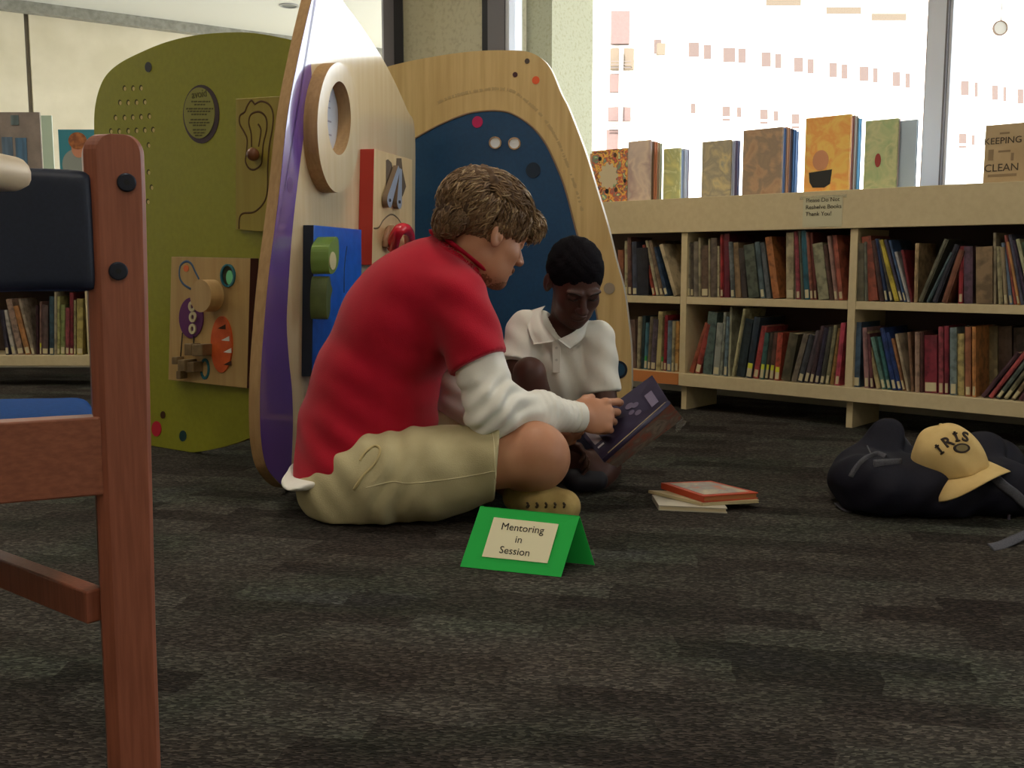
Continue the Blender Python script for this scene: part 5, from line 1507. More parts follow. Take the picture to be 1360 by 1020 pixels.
hair_strands(mb, HLc, HR, MS, 4200, (0, -0.020 / MS, 0.062 / MS), np.array((0.101, 0.135, 0.107)) / 1.0, allow, comb, lambda p_: 0.046 if p_[2] > 0.08 else 0.036, 0.0040, [0, 0, 0, 2, 1], 0.26, 0.8, 5)
hair_strands(mb, HLc, HR, MS, 700, (0, 0.092, 0.066), (0.062, 0.052, 0.046), lambda p_: p_[1] > 0.075 and p_[2] > 0.035, lambda p_: np.array([p_[0] * 3, 0.8, -0.5]), lambda p_: 0.040, 0.0036, [0, 1, 1], 0.35, 1.2, 8)
hair_strands(mb, HLc, HR, MS, 700, (0, -0.100, 0.0), (0.068, 0.046, 0.056), lambda p_: p_[1] < -0.09, lambda p_: np.array([p_[0] * 2, -0.5, -1.0]), lambda p_: 0.034, 0.0038, [0, 0, 2], 0.28, 0.8, 11)
mb.build('hair_locks', [M_hair1, M_hair2, M_hair3], hr)

# --- red polo
def folds_polo(X, Y, Z):
    # diagonal creases towards the front of the waist, soft drape elsewhere
    t_ = np.clip((0.62 - Z) / 0.35, 0, 1)
    ph = (X * 0.55 + Z * 1.0) * 62 + 1.6 * np.sin(Y * 14 + X * 9)
    fr = np.exp(-((X - P(540, 560, 2.6)[0]) / 0.20) ** 2) * t_
    low = np.exp(-((Z - 0.20) / 0.07) ** 2)
    return 0.0038 * np.sin(ph) * fr + 0.003 * np.sin(X * 40 + Z * 60 + 2 * np.sin(Y * 11)) * low + 0.0012 * np.sin(X * 31 + 5 * Z + np.sin(Y * 17) * 2)
lo_, hi_ = P(352, 560, 2.3) - [0, 0, 0.5], P(720, 280, 3.12) + [0, 0, 0.05]
F = Field(lo_, hi_, 0.0055)
torso(F, 0.004)
hx = np.array([P(u, v, 2.62) for u, v in ((366, 618), (400, 632), (452, 632), (490, 604), (535, 590), (575, 584), (640, 575))])
def hem(X, Y, Z, dz=0.0):
    zz = np.interp(X + 0 * Y, hx[:, 0], hx[:, 2]) + dz + 0.006 * np.sin(X * 38 + Y * 21)
    return (zz - Z)
F.disp(folds_polo)
F.clip(lambda X, Y, Z: hem(X, Y, Z))
for a_, b_ in ((shR, P(637, 482, 2.53)), (shL, P(606, 470, 2.94))):
    T = Field(lo_, hi_, 0.0055)
    T.cap(a_, a_ + (b_ - a_) * 1.3, 0.080, 0.077, 0)
    T.disp(lambda X, Y, Z: 0.003 * np.sin(Z * 60 + X * 40 + Y * 25))
    ax = nrm(b_ - a_)
    ax2 = nrm(ax + np.array([0.10, 0, -0.0])) if a_ is shR else ax
    T.plane(b_, ax2)
    F.blend((slice(None),) * 3, T.D, 0.06, 'add')
# neck opening
nd = nrm([0.60, 0.12, 0.78])
neckC = P(607, 347, 2.70)
F.cap(neckC + nd * 0.118, neckC + nd * 0.3, 0.11, 0.11, 0.003, 'cut')
F.cap(neckC - nd * 0.02, neckC + nd * 0.2, 0.062, 0.075, 0.003, 'cut')
V, Fc = F.nets(2)
polo = put('polo_shirt', nets_mesh('polo_shirt', [(V, Fc, 0)], [M_polo]), man)
# collar: standing band leaning outward, open towards the throat
Fc_ = Field(neckC - 0.15, neckC + 0.18, 0.003)
nb = neckC
Fc_.cap(nb - nd * 0.03, nb + nd * 0.05, 0.112, 0.080, 0)
Fc_.cap(nb - nd * 0.05, nb + nd * 0.15, 0.108, 0.0600, 0.001, 'cut')
Fc_.plane(nb + nd * 0.036, nd + np.array([0, 0, 0.0])); Fc_.plane(nb - nd * 0.020, -nd)
thr = HR[:, 1]
Fc_.cap(nb + thr * 0.095 - nd * 0.05, nb + thr * 0.095 + nd * 0.05, 0.02, 0.040, 0.004, 'cut')
V, F_ = Fc_.nets(1)
put('collar', nets_mesh('collar', [(V, F_, 0)], [M_polo]), polo)
ea = nrm(np.cross(nd, [0, 1, 0])); eb = np.cross(nd, ea)
tt = nrm(thr - nd * (thr @ nd)); t0 = math.atan2(tt @ eb, tt @ ea)
cp = [neckC + nd * 0.020 + (0.086 * math.cos(w_) * ea + 0.086 * math.sin(w_) * eb) for w_ in np.linspace(t0 + 0.45, t0 + 2 * PI - 0.45, 40)]
MB().tube(cp, [0.010] + [0.023] * 38 + [0.010], n=10, flat=0.30, up=np.array(nd) * 0.94 + 0.0).build('collar_fold', mat('red_rib_collar', (160, 18, 42), 0.85, spec=0.15), polo)

# --- white undershirt: long sleeves and the edge below the hem
def sleeve(F, a_, e_, w_, ra, re, rw):
    F.chain([a_, e_, e_ + (w_ - e_) * 0.55, w_], [ra, re, (re * 0.55 + rw * 0.5), rw], 0.02)
T1 = Field(P(560, 640, 2.35) - 0.08, P(800, 400, 3.08) + 0.08, 0.0045)
e_off = P(655, 546, 2.495)
sleeve(T1, P(634, 470, 2.545), e_off, P(768, 553, 2.632), 0.066, 0.068, 0.036)
axf = nrm(wR - e_off)
def sl_folds(X, Y, Z):
    al = (X - e_off[0]) * axf[0] + (Y - e_off[1]) * axf[1] + (Z - e_off[2]) * axf[2]
    m1 = np.exp(-(al / 0.10) ** 2) * np.clip((P(640, 500, 2.5)[2] + 0.015 - Z) / 0.04, 0, 1)
    m2 = 1 / (1 + np.exp(-(al - 0.13) * 60))
    d1 = 0.0055 * np.sin((Z * 1.0 - X * 0.75) * 125 + 2.2 * np.sin(Y * 30 + X * 14)) * m1
    d2 = 0.0028 * np.sin(al * 330 + 2 * np.sin(Z * 40)) * m2
    return d1 + d2 + 0.002 * np.sin(al * 70 + Z * 60)
T1.disp(sl_folds)
T1.plane(wR + axf * 0.012, axf)
parts = []
V, F_ = T1.nets(2); parts.append((V, F_, 0))
T2 = Field(P(540, 640, 2.5) - 0.08, P(800, 420, 3.15) + 0.08, 0.006)
sleeve(T2, P(601, 430, 2.91), elL, wL, 0.070, 0.066, 0.036)
T2.disp(lambda X, Y, Z: 0.004 * np.sin(Z * 110 + X * 60))
axl = nrm(wL - elL); T2.plane(wL + axl * 0.012, axl)
V, F_ = T2.nets(2); parts.append((V, F_, 0))
T3 = Field(lo_ - 0.03, hi_, 0.006)
torso(T3, -0.002)
T3.ell(P(408, 630, 2.60), (0.056, 0.165, 0.030), None, 0.02)
T3.disp(lambda X, Y, Z: 0.003 * np.sin(X * 60 + Z * 30 + Y * 20))
T3.clip(lambda X, Y, Z: np.maximum(hem(X, Y, Z, -0.036), -hem(X, Y, Z, 0.008)))
V, F_ = T3.nets(2); parts.append((V, F_, 0))
ush = put('undershirt', nets_mesh('undershirt', parts, [M_white]), man)
# turned sleeve cuff near the wrist
cuff = spline([wR + axf * t_ for t_ in (-0.012, -0.004, 0.004, 0.010)], 2)
T4 = Field(wR - 0.08, wR + 0.08, 0.003)
T4.cap(wR - axf * 0.012, wR + axf * 0.014, 0.0415, 0.0395, 0); T4.plane(wR + axf * 0.014, axf); T4.plane(wR - axf * 0.012, -axf)
V, F_ = T4.nets(1)
put('cuff', nets_mesh('cuff', [(V, F_, 0)], [M_white]), ush)
# hem edge of the tee sleeve: rolled rim under the red sleeve
axs = nrm(P(655, 546, 2.5) - shR)

# --- khaki shorts
F = Field(P(350, 640, 2.25) - [0, 0, 0.35], P(700, 520, 3.15) + [0, 0, 0.1], 0.0055)
F.ell(P(467, 640, 2.635), (0.152, 0.176, 0.125), None, 0)
F.ell(P(482, 618, 2.66), (0.150, 0.170, 0.10), None, 0.04)
F.ell(P(468, 662, 2.56), (0.110, 0.10, 0.098), None, 0.04)
a_, b_ = Q(505, 2.545, 0.105), P(668, 611, 2.49)
F.chain([a_, Q(580, 2.53, 0.125), b_, b_ + (b_ - a_) * 0.2], [0.126, 0.113, 0.092, 0.086], 0.03)
F.chain([Q(505, 2.80, 0.105), Q(620, 2.90, 0.16), Q(640, 2.92, 0.165)], [0.118, 0.088, 0.083], 0.03)
kx = P(480, 660, 2.5)[0]
def folds_k(X, Y, Z):
    back = np.exp(-((X - P(425, 660, 2.5)[0]) / 0.09) ** 2)
    hip = np.exp(-((X - P(520, 620, 2.5)[0]) / 0.07) ** 2)
    return 0.003 * np.sin((X * 1.0 + Z * 0.75) * 85 + 1.5 * np.sin(Y * 20)) * back + 0.005 * np.sin((X * 1.1 - Z * 0.35) * 95 + np.sin(Z * 30) * 1.5) * hip + 0.0022 * np.sin(X * 52 + Z * 38 + Y * 16)
F.disp(folds_k)
ax = nrm(b_ - a_)
hemp = P(661, 610, 2.49)
F.clip(lambda X, Y, Z: np.maximum(0.005 - Z, np.minimum((X - hemp[0]) * 1.0 + (Z - hemp[2]) * -0.08, 3.0)))
# waist opening
F.ell(P(470, 585, 2.68), (0.155, 0.165, 0.085), None, 0.004, 'cut')
V, F_ = F.nets(2)
sh_ = put('shorts', nets_mesh('shorts', [(V, F_, 0)], [M_khaki]), man)
# side seam and pocket opening
seam = []
from mathutils.bvhtree import BVHTree
def surf_line(o, L_, off=0.0008, Y0=1.5, n=10):
    me = o.data
    bv = BVHTree.FromPolygons([v.co for v in me.vertices], [p_.vertices for p_ in me.polygons])
    out = []
    for u, v in [tuple(q_) for q_ in spline([np.array((u, v, 0.0))[:2] for u, v in L_], n)]:
        r_ = ray(u, v); r_ = r_ / np.linalg.norm(r_)
        hitp = bv.ray_cast(Vector(CAM), Vector(r_))
        if hitp[0] is not None: out.append(np.array(hitp[0]) - r_ * off)
    return out
sl = surf_line(sh_, [(486, 648), (520, 640), (545, 642), (600, 636), (657, 626)])
if len(sl) > 3: MB().tube(sl, 0.0013, n=5).build('side_seam', mat('khaki_seam', (206, 196, 158), 0.85), sh_)
sl = surf_line(sh_, [(478, 612), (486, 600), (498, 592), (505, 598), (498, 615), (482, 632), (470, 650)])
if len(sl) > 3: MB().tube(sl, 0.0035, n=6).build('pocket_edge', mat('khaki_pocket', (186, 170, 122), 0.85), sh_)
sl = surf_line(sh_, [(653, 566), (656, 590), (657, 615), (659, 650)])
if len(sl) > 3: MB().tube(sl, 0.0012, n=5).build('hem_seam', mat('khaki_seam', (196, 182, 136)), sh_)

# --- shoes
F = Field(Q(650, 2.38, 0.0) - [0, 0.0, 0.02], Q(790, 2.68, 0.16), 0.004)
F.chain([Q(688, 2.56, 0.055), Q(722, 2.50, 0.05), Q(748, 2.48, 0.048)], [0.040, 0.047, 0.044], 0.02)
F.clip(lambda X, Y, Z: 0.004 - Z)
V, F_ = F.nets(1)
shoe = put('shoe', nets_mesh('shoe', [(V, F_, 0)], [mat('tan_suede', (176, 152, 96), 0.8, c2=(156, 132, 80), scale=30)]), man)
for u in (700, 712, 724, 736, 748):
    sl = surf_line(shoe, [(u, 667), (u + 2, 671), (u, 675)], 0.001, n=3)
    if len(sl) > 2: MB().tube(sl, [0.002] + [0.006] * (len(sl) - 2) + [0.002], n=5, flat=0.5).build('tread_mark', mat('dark_tread', (60, 48, 30), 0.8), shoe)
F = Field(Q(570, 2.78, 0.0) - [0.02, 0.0, 0.02], Q(650, 3.02, 0.16), 0.005)
F.chain([Q(630, 2.88, 0.045), Q(600, 2.92, 0.04)], [0.040, 0.042], 0.02); F.clip(lambda X, Y, Z: 0.004 - Z)
V, F_ = F.nets(1); put('shoe', nets_mesh('shoe', [(V, F_, 0)], [mat('tan_suede', (176, 152, 96))]), man)

# ------------------------------------------------------------------ the boy
boy = thing('person', tuple(Q(745, 3.03, 0.0)), 'boy in a white polo shirt with head bowed over the open book', 'person')
BC = P(763, 374, 2.93); BR = frame(math.radians(-74), math.radians(33))
bneck = P(748, 446, 3.0)
SC = 0.98
Fh, BL = build_head(BC, BR, SC, bneck, 0.046, 0.003)
parts = []
V, F_ = Fh.nets(2); parts.append((V, F_, 0))
F = Field(P(650, 640, 2.7) - [0.02, 0, 0.3], P(840, 400, 3.2) + [0.05, 0.05, 0.1], 0.006)
bshR, bshL = P(697, 438, 3.0), P(793, 452, 2.99)
def btorso(F, g):
    F.ell(Q(745, 3.07, 0.11), np.array([0.135, 0.11, 0.10]) + g, None, 0)
    F.ell(P(744, 560, 3.06), np.array([0.125, 0.095, 0.12]) + g, None, 0.04)
    F.ell(P(742, 492, 3.03), np.array([0.128, 0.092, 0.12]) + g, None, 0.04)
    F.cap(bshR + [0.02, 0.01, 0], bshL + [-0.02, 0.01, 0], 0.052 + g, 0.052 + g, 0.04)
btorso(F, -0.010)
belR, belL = P(676, 545, 2.93), P(806, 545, 2.93)
bwR, bwL = P(742, 585, 2.86), P(838, 580, 2.86)
F.chain([bshR, belR, bwR], [0.040, 0.035, 0.022], 0.015)
F.chain([bshL, belL, bwL], [0.040, 0.035, 0.022], 0.015)
F.cap(bneck, BL(0, -0.02, -0.05), 0.046, 0.046, 0.02)
bkR = P(703, 496, 2.84)
F.chain([Q(722, 3.02, 0.10), bkR], [0.070, 0.0440], 0.015); F.chain([bkR, Q(700, 2.86, 0.05)], [0.0440, 0.032], 0.015)
F.chain([Q(700, 2.86, 0.04), Q(708, 2.80, 0.03)], [0.03, 0.026], 0.01)
bkL = Q(800, 2.92, 0.065)
F.chain([Q(765, 3.03, 0.10), bkL], [0.072, 0.052], 0.02); F.chain([P(762, 606, 2.86), P(792, 632, 2.88)], [0.036, 0.046], 0.03)
F.chain([bkL, Q(762, 2.87, 0.05)], [0.052, 0.042], 0.02)
F.clip(lambda X, Y, Z: 0.004 - Z)
V, F_ = F.nets(2); parts.append((V, F_, 0))
Fx, _ = build_hand(bwL, P(868, 560, 2.84) - bwL, np.array([0.2, 0.9, 0.3]), np.array([0, 0, 1.0]), 0.78, curls=((25, 30, 20),) * 4, thumb=(0.6, 0.7, -0.1))
V, F_ = Fx.nets(1); parts.append((V, F_, 0))
Fx, _ = build_hand(bwR, P(775, 600, 2.83) - bwR, np.array([0.0, 0.6, 0.8]), np.array([0, 0.8, 0.4]), 0.78, curls=((30, 40, 30),) * 4)
V, F_ = Fx.nets(1); parts.append((V, F_, 0))
put('body', nets_mesh('body', parts, [M_skinB]), boy)
# short hair
Fr = Field(BC - 0.17, BC + 0.17, 0.0028)
e = lambda p_, r_, k=0.0, op='add': Fr.ell(BL(*p_), np.array(r_) * SC, BR, k, op)
e((0, -0.018, 0.036), (0.083, 0.102, 0.090))
e((0, 0.100, -0.035), (0.072, 0.072, 0.082), 0.010, 'cut')
e((0, -0.05, -0.105), (0.09, 0.09, 0.06), 0.008, 'cut')
for sgn in (-1, 1): e((sgn * 0.088, 0.018, -0.050), (0.030, 0.045, 0.060), 0.006, 'cut')
Fr.disp(lambda X, Y, Z: 0.0016 * np.sin(X * 620) * np.sin(Y * 590 + 1) * np.sin(Z * 640) + 0.0015 * np.sin(X * 160 + 2) * np.sin(Z * 140))
V, F_ = Fr.nets(0)
put('hair', nets_mesh('hair', [(V, F_, 0)], [mat('black_hair', (20, 17, 22), 0.95, spec=0.1, c2=(13, 11, 15), scale=300)]), boy)
# downcast eyes: dark lash lines, brows
mb = MB()
for sgn in (-1, 1):
    mb.tube([BL(sgn * 0.019, 0.0955, 0.0005), BL(sgn * 0.031, 0.0965, -0.0025), BL(sgn * 0.044, 0.0885, -0.0005)], 0.0012, n=5)
mb.build('lashes', mat('lash_black', (16, 12, 12), 0.8), boy)
mb = MB()
for sgn in (-1, 1):
    mb.tube([BL(sgn * 0.014, 0.1035, 0.020), BL(sgn * 0.032, 0.0985, 0.0245), BL(sgn * 0.050, 0.0855, 0.019)], [0.002, 0.003, 0.001], n=6, flat=0.5)
mb.build('eyebrows', mat('lash_black', (16, 12, 12)), boy)
# white polo
F = Field(P(640, 660, 2.72) - [0, 0, 0.2], P(850, 390, 3.25) + [0.02, 0, 0.05], 0.0045)
btorso(F, 0.006)
F.disp(lambda X, Y, Z: 0.0035 * np.sin((X * 1.2 + Z * 0.5) * 60 + 2 * np.sin(Z * 16)) + 0.002 * np.sin(X * 110 + Z * 25))
for a_, b_, r_ in ((bshR, P(688, 482, 2.965), 0.060), (bshL, P(801, 522, 2.955), 0.052)):
    T = Field(F.lo, F.ax and np.array([F.ax[i][-1] for i in range(3)]), 0.0045)
    T.cap(a_, a_ + (b_ - a_) * 1.4, 0.055, r_, 0)
    T.disp(lambda X, Y, Z: 0.0025 * np.sin(Z * 80 + X * 60))
    T.plane(b_, nrm(b_ - a_))
    m_ = tuple(slice(0, min(F.D.shape[i], T.D.shape[i])) for i in range(3))
    F.blend(m_, T.D[m_], 0.02, 'add')
ndb = nrm(BL(0, -0.02, -0.05) - bneck)
F.cap(bneck - ndb * 0.02, bneck + ndb * 0.2, 0.049, 0.065, 0.004, 'cut')
# open placket V below the throat
vc = P(743, 452, 2.93)
F.cap(P(742, 430, 2.92), P(741, 452, 2.92), 0.030, 0.008, 0.003, 'cut')
F.clip(lambda X, Y, Z: 0.08 - Z)
V, F_ = F.nets(2)
bsh = put('polo_shirt', nets_mesh('polo_shirt', [(V, F_, 0)], [M_white]), boy)
def flap(name, L_, Yc, th=0.004, parent=bsh, m=M_white):
    mb = MB(); pts = [P(u, v, Yy) for (u, v, Yy) in L_]
    nn = nrm(np.cross(pts[1] - pts[0], pts[2] - pts[0]))
    if nn[1] < 0: nn = -nn
    mb.prism(pts, nn * th)
    o = mb.build(name, m, parent, bevel=0.0015)
    return o
def curved_flap(name, A_, B_, parent, m, th=0.004):
    """quad strip between two polylines, thickened"""
    A = spline([P(*q_) for q_ in A_], 5); B = spline([P(*q_) for q_ in B_], 5)
    mb = MB(); n = len(A); back = np.array([0, th, -th * 0.3])
    K = 4
    g_ = []
    for i in range(n):
        for k in range(K + 1):
            t_ = k / K
            g_.append(A[i] * (1 - t_) + B[i] * t_ + np.array([0, -0.008 * math.sin(PI * t_), 0.0]))
    W_ = K + 1; N0 = len(g_)
    vs = g_ + [p_ + back for p_ in g_]
    fs = []
    for i in range(n - 1):
        for k in range(K):
            a = i * W_ + k; b_ = a + 1; c = a + W_ + 1; d_ = a + W_
            fs.append((a, d_, c, b_)); fs.append((N0 + a, N0 + b_, N0 + c, N0 + d_))
    for i in range(n - 1):
        for k in (0, K):
            a = i * W_ + k; b_ = a + W_; f_ = (a, N0 + a, N0 + b_, b_); fs.append(f_ if k else f_[::-1])
    for k in range(K):
        for i in (0, n - 1):
            a = i * W_ + k; b_ = a + 1; f_ = (a, b_, N0 + b_, N0 + a); fs.append(f_ if i else f_[::-1])
    mb.add(vs, fs, 0, True)
    return mb.build(name, m, parent)
curved_flap('collar_flap', [(724, 406, 3.0), (719, 416, 2.96), (725, 434, 2.92), (740, 453, 2.903)], [(704, 412, 3.0), (700, 426, 2.96), (703, 442, 2.925), (709, 457, 2.912)], bsh, M_white)
curved_flap('collar_flap', [(775, 420, 2.985), (772, 428, 2.955), (763, 440, 2.92), (741, 451, 2.905)], [(786, 428, 2.99), (781, 440, 2.955), (772, 452, 2.925), (757, 463, 2.91)], bsh, M_white)
mb = MB(); a = P(733, 456, 2.915); b_ = P(744, 456, 2.915); 
mb.prism([P(733, 454, 2.916), P(745, 454, 2.916), P(744, 495, 2.915), P(734, 495, 2.915)], (0, 0.006, 0)); mb.build('placket', M_white, bsh, bevel=0.001)
for v in (462, 478): MB().disc(P(739, v, 2.913), (0.004, 0, 0), (0, 0, 0.004), (0, 0.002, 0), n=14).build('button', mat('shirt_button', (200, 198, 190), 0.3), bsh)
# navy shorts and shoe
F = Field(Q(680, 2.80, 0.0) - [0.1, 0, 0.02], Q(830, 3.25, 0.3) + [0.05, 0, 0], 0.0055)
F.ell(Q(745, 3.07, 0.10), (0.145, 0.12, 0.10), None, 0)
F.chain([Q(722, 3.03, 0.11), Q(712, 2.95, 0.20)], [0.082, 0.068], 0.02)
F.chain([Q(765, 3.03, 0.10), Q(786, 2.965, 0.08)], [0.084, 0.070], 0.02)
F.clip(lambda X, Y, Z: np.maximum(0.005 - Z, Z - 0.24))
F.disp(lambda X, Y, Z: 0.003 * np.sin(X * 70 + Z * 50))
V, F_ = F.nets(2); put('shorts', nets_mesh('shorts', [(V, F_, 0)], [mat('navy_twill', (34, 36, 58), 0.85)]), boy)
F = Field(Q(735, 2.76, 0.0) - [0, 0, 0.02], Q(815, 2.96, 0.14), 0.004)
F.chain([Q(764, 2.84, 0.042), Q(792, 2.855, 0.036)], [0.036, 0.034], 0.02); F.clip(lambda X, Y, Z: 0.004 - Z)
V, F_ = F.nets(1); put('shoe', nets_mesh('shoe', [(V, F_, 0)], [mat('black_shoe', (28, 26, 34), 0.6)]), boy)
F = Field(Q(680, 2.72, 0.0) - [0.02, 0, 0.02], Q(735, 2.90, 0.12), 0.004)
F.chain([Q(703, 2.845, 0.04), Q(712, 2.79, 0.03)], [0.036, 0.030], 0.02); F.clip(lambda X, Y, Z: 0.004 - Z)
V, F_ = F.nets(1); put('shoe', nets_mesh('shoe', [(V, F_, 0)], [mat('black_shoe', (28, 26, 34))]), boy)

# ------------------------------------------------------------------ the open book they hold
S0, S1 = P(801, 612, 2.645), P(889, 534, 2.69)
T0, T1_ = P(768, 571, 2.775), P(866, 498, 2.82)
F0, F1 = P(820, 621, 2.78), P(908, 556, 2.825)
ob = thing('open_book', tuple(S0), 'open picture book with dark purple cover held between the man and boy', 'book')
def cover(a, b_, c, d_, m, name, th=0.0035):
    nn = nrm(np.cross(b_ - a, d_ - a))
    if nn[1] < 0: nn = -nn
    MB().prism([a, b_, c, d_], nn * th).build(name, m, ob, bevel=0.001); return nn
M_purp = cover_art('dark_purple_cover', [(30, 24, 48), (36, 29, 60), (46, 40, 68), (32, 27, 52)], 10, 2.2, 0.45)
M_fcov = cover_art('front_cover_print', [(60, 52, 54), (150, 138, 122), (116, 104, 94), (150, 78, 58), (90, 82, 76)], 17, 6.3, 0.3)
nb_ = cover(S0, S1, T1_, T0, M_purp, 'back_cover')
nf_ = cover(S0, F0, F1, S1, M_fcov, 'front_cover')
MB().tube([S0 - np.array([0, 0.001, 0]), S1 - np.array([0, 0.001, 0])], 0.0065, n=10).build('spine', M_purp, ob)
def bil(a, b_, c, d_, s_, t_): return (a * (1 - s_) + b_ * s_) * (1 - t_) + (d_ * (1 - s_) + c * s_) * t_
def patch(A, B, C_, D_, s0, s1, t0, t1, off, m, name, th=0.0008):
    nn = nrm(np.cross(B - A, D_ - A)); 
    if nn[1] < 0: nn = -nn
    q_ = [bil(A, B, C_, D_, s0, t0), bil(A, B, C_, D_, s1, t0), bil(A, B, C_, D_, s1, t1), bil(A, B, C_, D_, s0, t1)]
    MB().prism([p_ - nn * off for p_ in q_], nn * th).build(name, m, ob)
M_lab = mat('pale_violet_label', (120, 112, 138), 0.5)
patch(S0, S1, T1_, T0, 0.80, 0.90, 0.22, 0.62, 0.001, M_lab, 'barcode_label')
patch(S0, S1, T1_, T0, 0.04, 0.14, 0.42, 0.85, 0.001, mat('cream_violet_label', (150, 142, 150), 0.5), 'barcode_label')
patch(S0, S1, T1_, T0, 0.045, 0.13, 0.30, 0.34, 0.001, mat('white_strip', (190, 188, 196), 0.4), 'label_strip')
for i, (s_, t_, r_) in enumerate(((0.60, 0.66, 0.013), (0.66, 0.58, 0.011), (0.58, 0.48, 0.009), (0.64, 0.36, 0.010))):
    c = bil(S0, S1, T1_, T0, s_, t_) - nb_ * 0.001
    a_ = nrm(S1 - S0); b__ = nrm(np.cross(nb_, a_))
    MB().disc(c, a_ * r_, b__ * r_ * 0.8, nb_ * 0.0008, n=14).build('printed_figure', mat('violet_figure', (104, 96, 120), 0.4), ob)
# page blocks inside
for (A, B, C_, D_, nn) in ((S0, S1, T1_, T0, nb_), (S0, F0, F1, S1, nf_)):
    q_ = [bil(A, B, C_, D_, s_, t_) + nn * 0.0037 for s_, t_ in ((0.02, 0.10), (0.98, 0.10), (0.98, 0.97), (0.02, 0.97))]
    MB().prism(q_, nn * 0.006).build('pages', M_page, ob)
MB().prism([bil(S0, F0, F1, S1, s_, t_) - nf_ * 0.003 for s_, t_ in ((0.9, 0.9), (1.35, 0.80), (1.2, 1.0), (0.9, 1.0))], nf_ * 0.0006).build('film_jacket', mat('clear_film', (190, 190, 180), 0.15, alpha=0.3), ob)

# ================================================================== FLOOR THINGS
# --- tent card
A, B = G(611, 753), G(745, 767)
hA, hB = Q(638, 2.215, 0.0), Q(770, 2.15, 0.0)
RA, RB = P(638, 672, 2.215), P(770, 685, 2.148)
D_ = G(790, 751); Cc = A + (D_ - B)
tc_ = thing('tent_card', tuple((A + D_) / 2), 'green folded tent card reading Mentoring in Session on the carpet', 'sign')
up_ = np.array([0, 0, 0.001])
nf = nrm(np.cross(B - A, RA - A)); nf = nf if nf[1] < 0 else -nf
nbk = nrm(np.cross(D_ - Cc, RA - Cc)); nbk = nbk if nbk[1] > 0 else -nbk
M_gc = mat('green_card', (36, 172, 72), 0.7, spec=0.2)
MB().prism([A + up_, B + up_, RB, RA], -nf * 0.0012).build('front_leaf', M_gc, tc_)
MB().prism([D_ + up_, Cc + up_, RA, RB], -nbk * 0.0012).build('back_leaf', M_gc, tc_)
def onf(u, v, off=0.0008): return hit(u, v, A + nf * off, nf)
MB().prism([onf(656, 687), onf(742, 696), onf(727, 748), onf(640, 739)], -nf * 0.0007).build('white_label', mat('cream_paper', (226, 220, 186), 0.75), tc_)
Xd = nrm(RB - RA); Yd = nrm(RA - A); 
M_txt = mat('dark_print', (38, 34, 28), 0.8)
for t_, u, v in (('Mentoring', 694, 702), ('in', 689, 717), ('Session', 683.5, 732.5)):
    text_obj('lettering', t_, onf(u, v, 0.0012), onf(742, 696) - onf(656, 687), onf(656, 687) - onf(640, 739), 0.0235, M_txt, tc_, depth=0.0003)

# --- three books lying on the floor
def flat_book(corners, z0, th, c, cm, label, extra=None):
    q_ = [G(u, v, z0 + th) for u, v in corners]
    ct = 0.0025
    cen = sum(q_) / 4
    mb = MB().prism(q_, (0, 0, -ct)).prism([p_ - ZV * (th - ct) for p_ in q_], (0, 0, -ct))
    a, b_ = q_[0], q_[3]
    inn = nrm(q_[1] - q_[0])
    mb.prism([q_[0] - ZV * ct, q_[3] - ZV * ct, q_[3] - ZV * ct + inn * 0.003, q_[0] - ZV * ct + inn * 0.003], (0, 0, -(th - 2 * ct)))
    bk = put('book', mb.mesh('book', c)); bk['label'] = label; bk['category'] = 'book'
    pq = [cen + (p_ - cen) * 0.965 for p_ in q_]
    MB().prism([p_ - ZV * (ct + 0.0003) for p_ in pq], (0, 0, -(th - 2 * ct - 0.0006))).build('pages', cm, bk)
    return bk, q_
M_pg3 = mat('floor_book_pages', (206, 190, 156), 0.8)
k1, q1 = flat_book([(866, 657), (955, 660), (966, 675), (875, 671)], 0.001, 0.014, mat('pale_grey_cover', (190, 182, 164), 0.5), M_pg3, 'pale grey book lying lowest under the other two on the carpet')
k2, q2 = flat_book([(861, 651), (990, 655), (1008, 664), (932, 668)], 0.016, 0.008, mat('cream_cover', (196, 180, 140), 0.5), M_pg3, 'thin cream book lying in the middle of the three on the carpet')
k3, q3 = flat_book([(878, 641), (944, 638.5), (1007, 654), (934, 659)], 0.025, 0.017, mat('red_orange_cover', (190, 74, 44), 0.45), mat('orange_pages', (176, 112, 66), 0.8), 'red bordered picture book on top of the three on the carpet')
ci = sum(q3) / 4
MB().prism([ci + (p_ - ci) * 0.82 + ZV * 0.0007 for p_ in q3], (0, 0, -0.0006)).build('cover_picture', cover_art('floor_cover', [(206, 196, 170), (180, 170, 150), (150, 150, 150), (196, 120, 90)], 22, 4.0), k3)

# --- backpack
bag = thing('backpack', tuple(Q(1230, 2.66, 0.0)), 'dark navy backpack lying flat on the carpet at the right', 'backpack')
F = Field(Q(1085, 2.44, -0.01), Q(1395, 2.98, 0.33), 0.0055)
F.rbox(Q(1238, 2.68, 0.068), (0.215, 0.165, 0.070), 0.062, k=0)
F.ell(Q(1150, 2.66, 0.075), (0.085, 0.14, 0.078), None, 0.04)
F.ell(Q(1128, 2.66, 0.065), (0.045, 0.10, 0.060), None, 0.02)
F.ell(Q(1310, 2.78, 0.11), (0.09, 0.10, 0.072), None, 0.04)
F.ell(Q(1175, 2.80, 0.13), (0.06, 0.05, 0.09), None, 0.05)
F.disp(lambda X, Y, Z: 0.006 * np.sin(X * 28 + Y * 19 + 3 * np.sin(Z * 22)) + 0.003 * np.sin(X * 75 - Z * 60 + Y * 20))
F.clip(lambda X, Y, Z: 0.004 - Z)
V, F_ = F.nets(2)
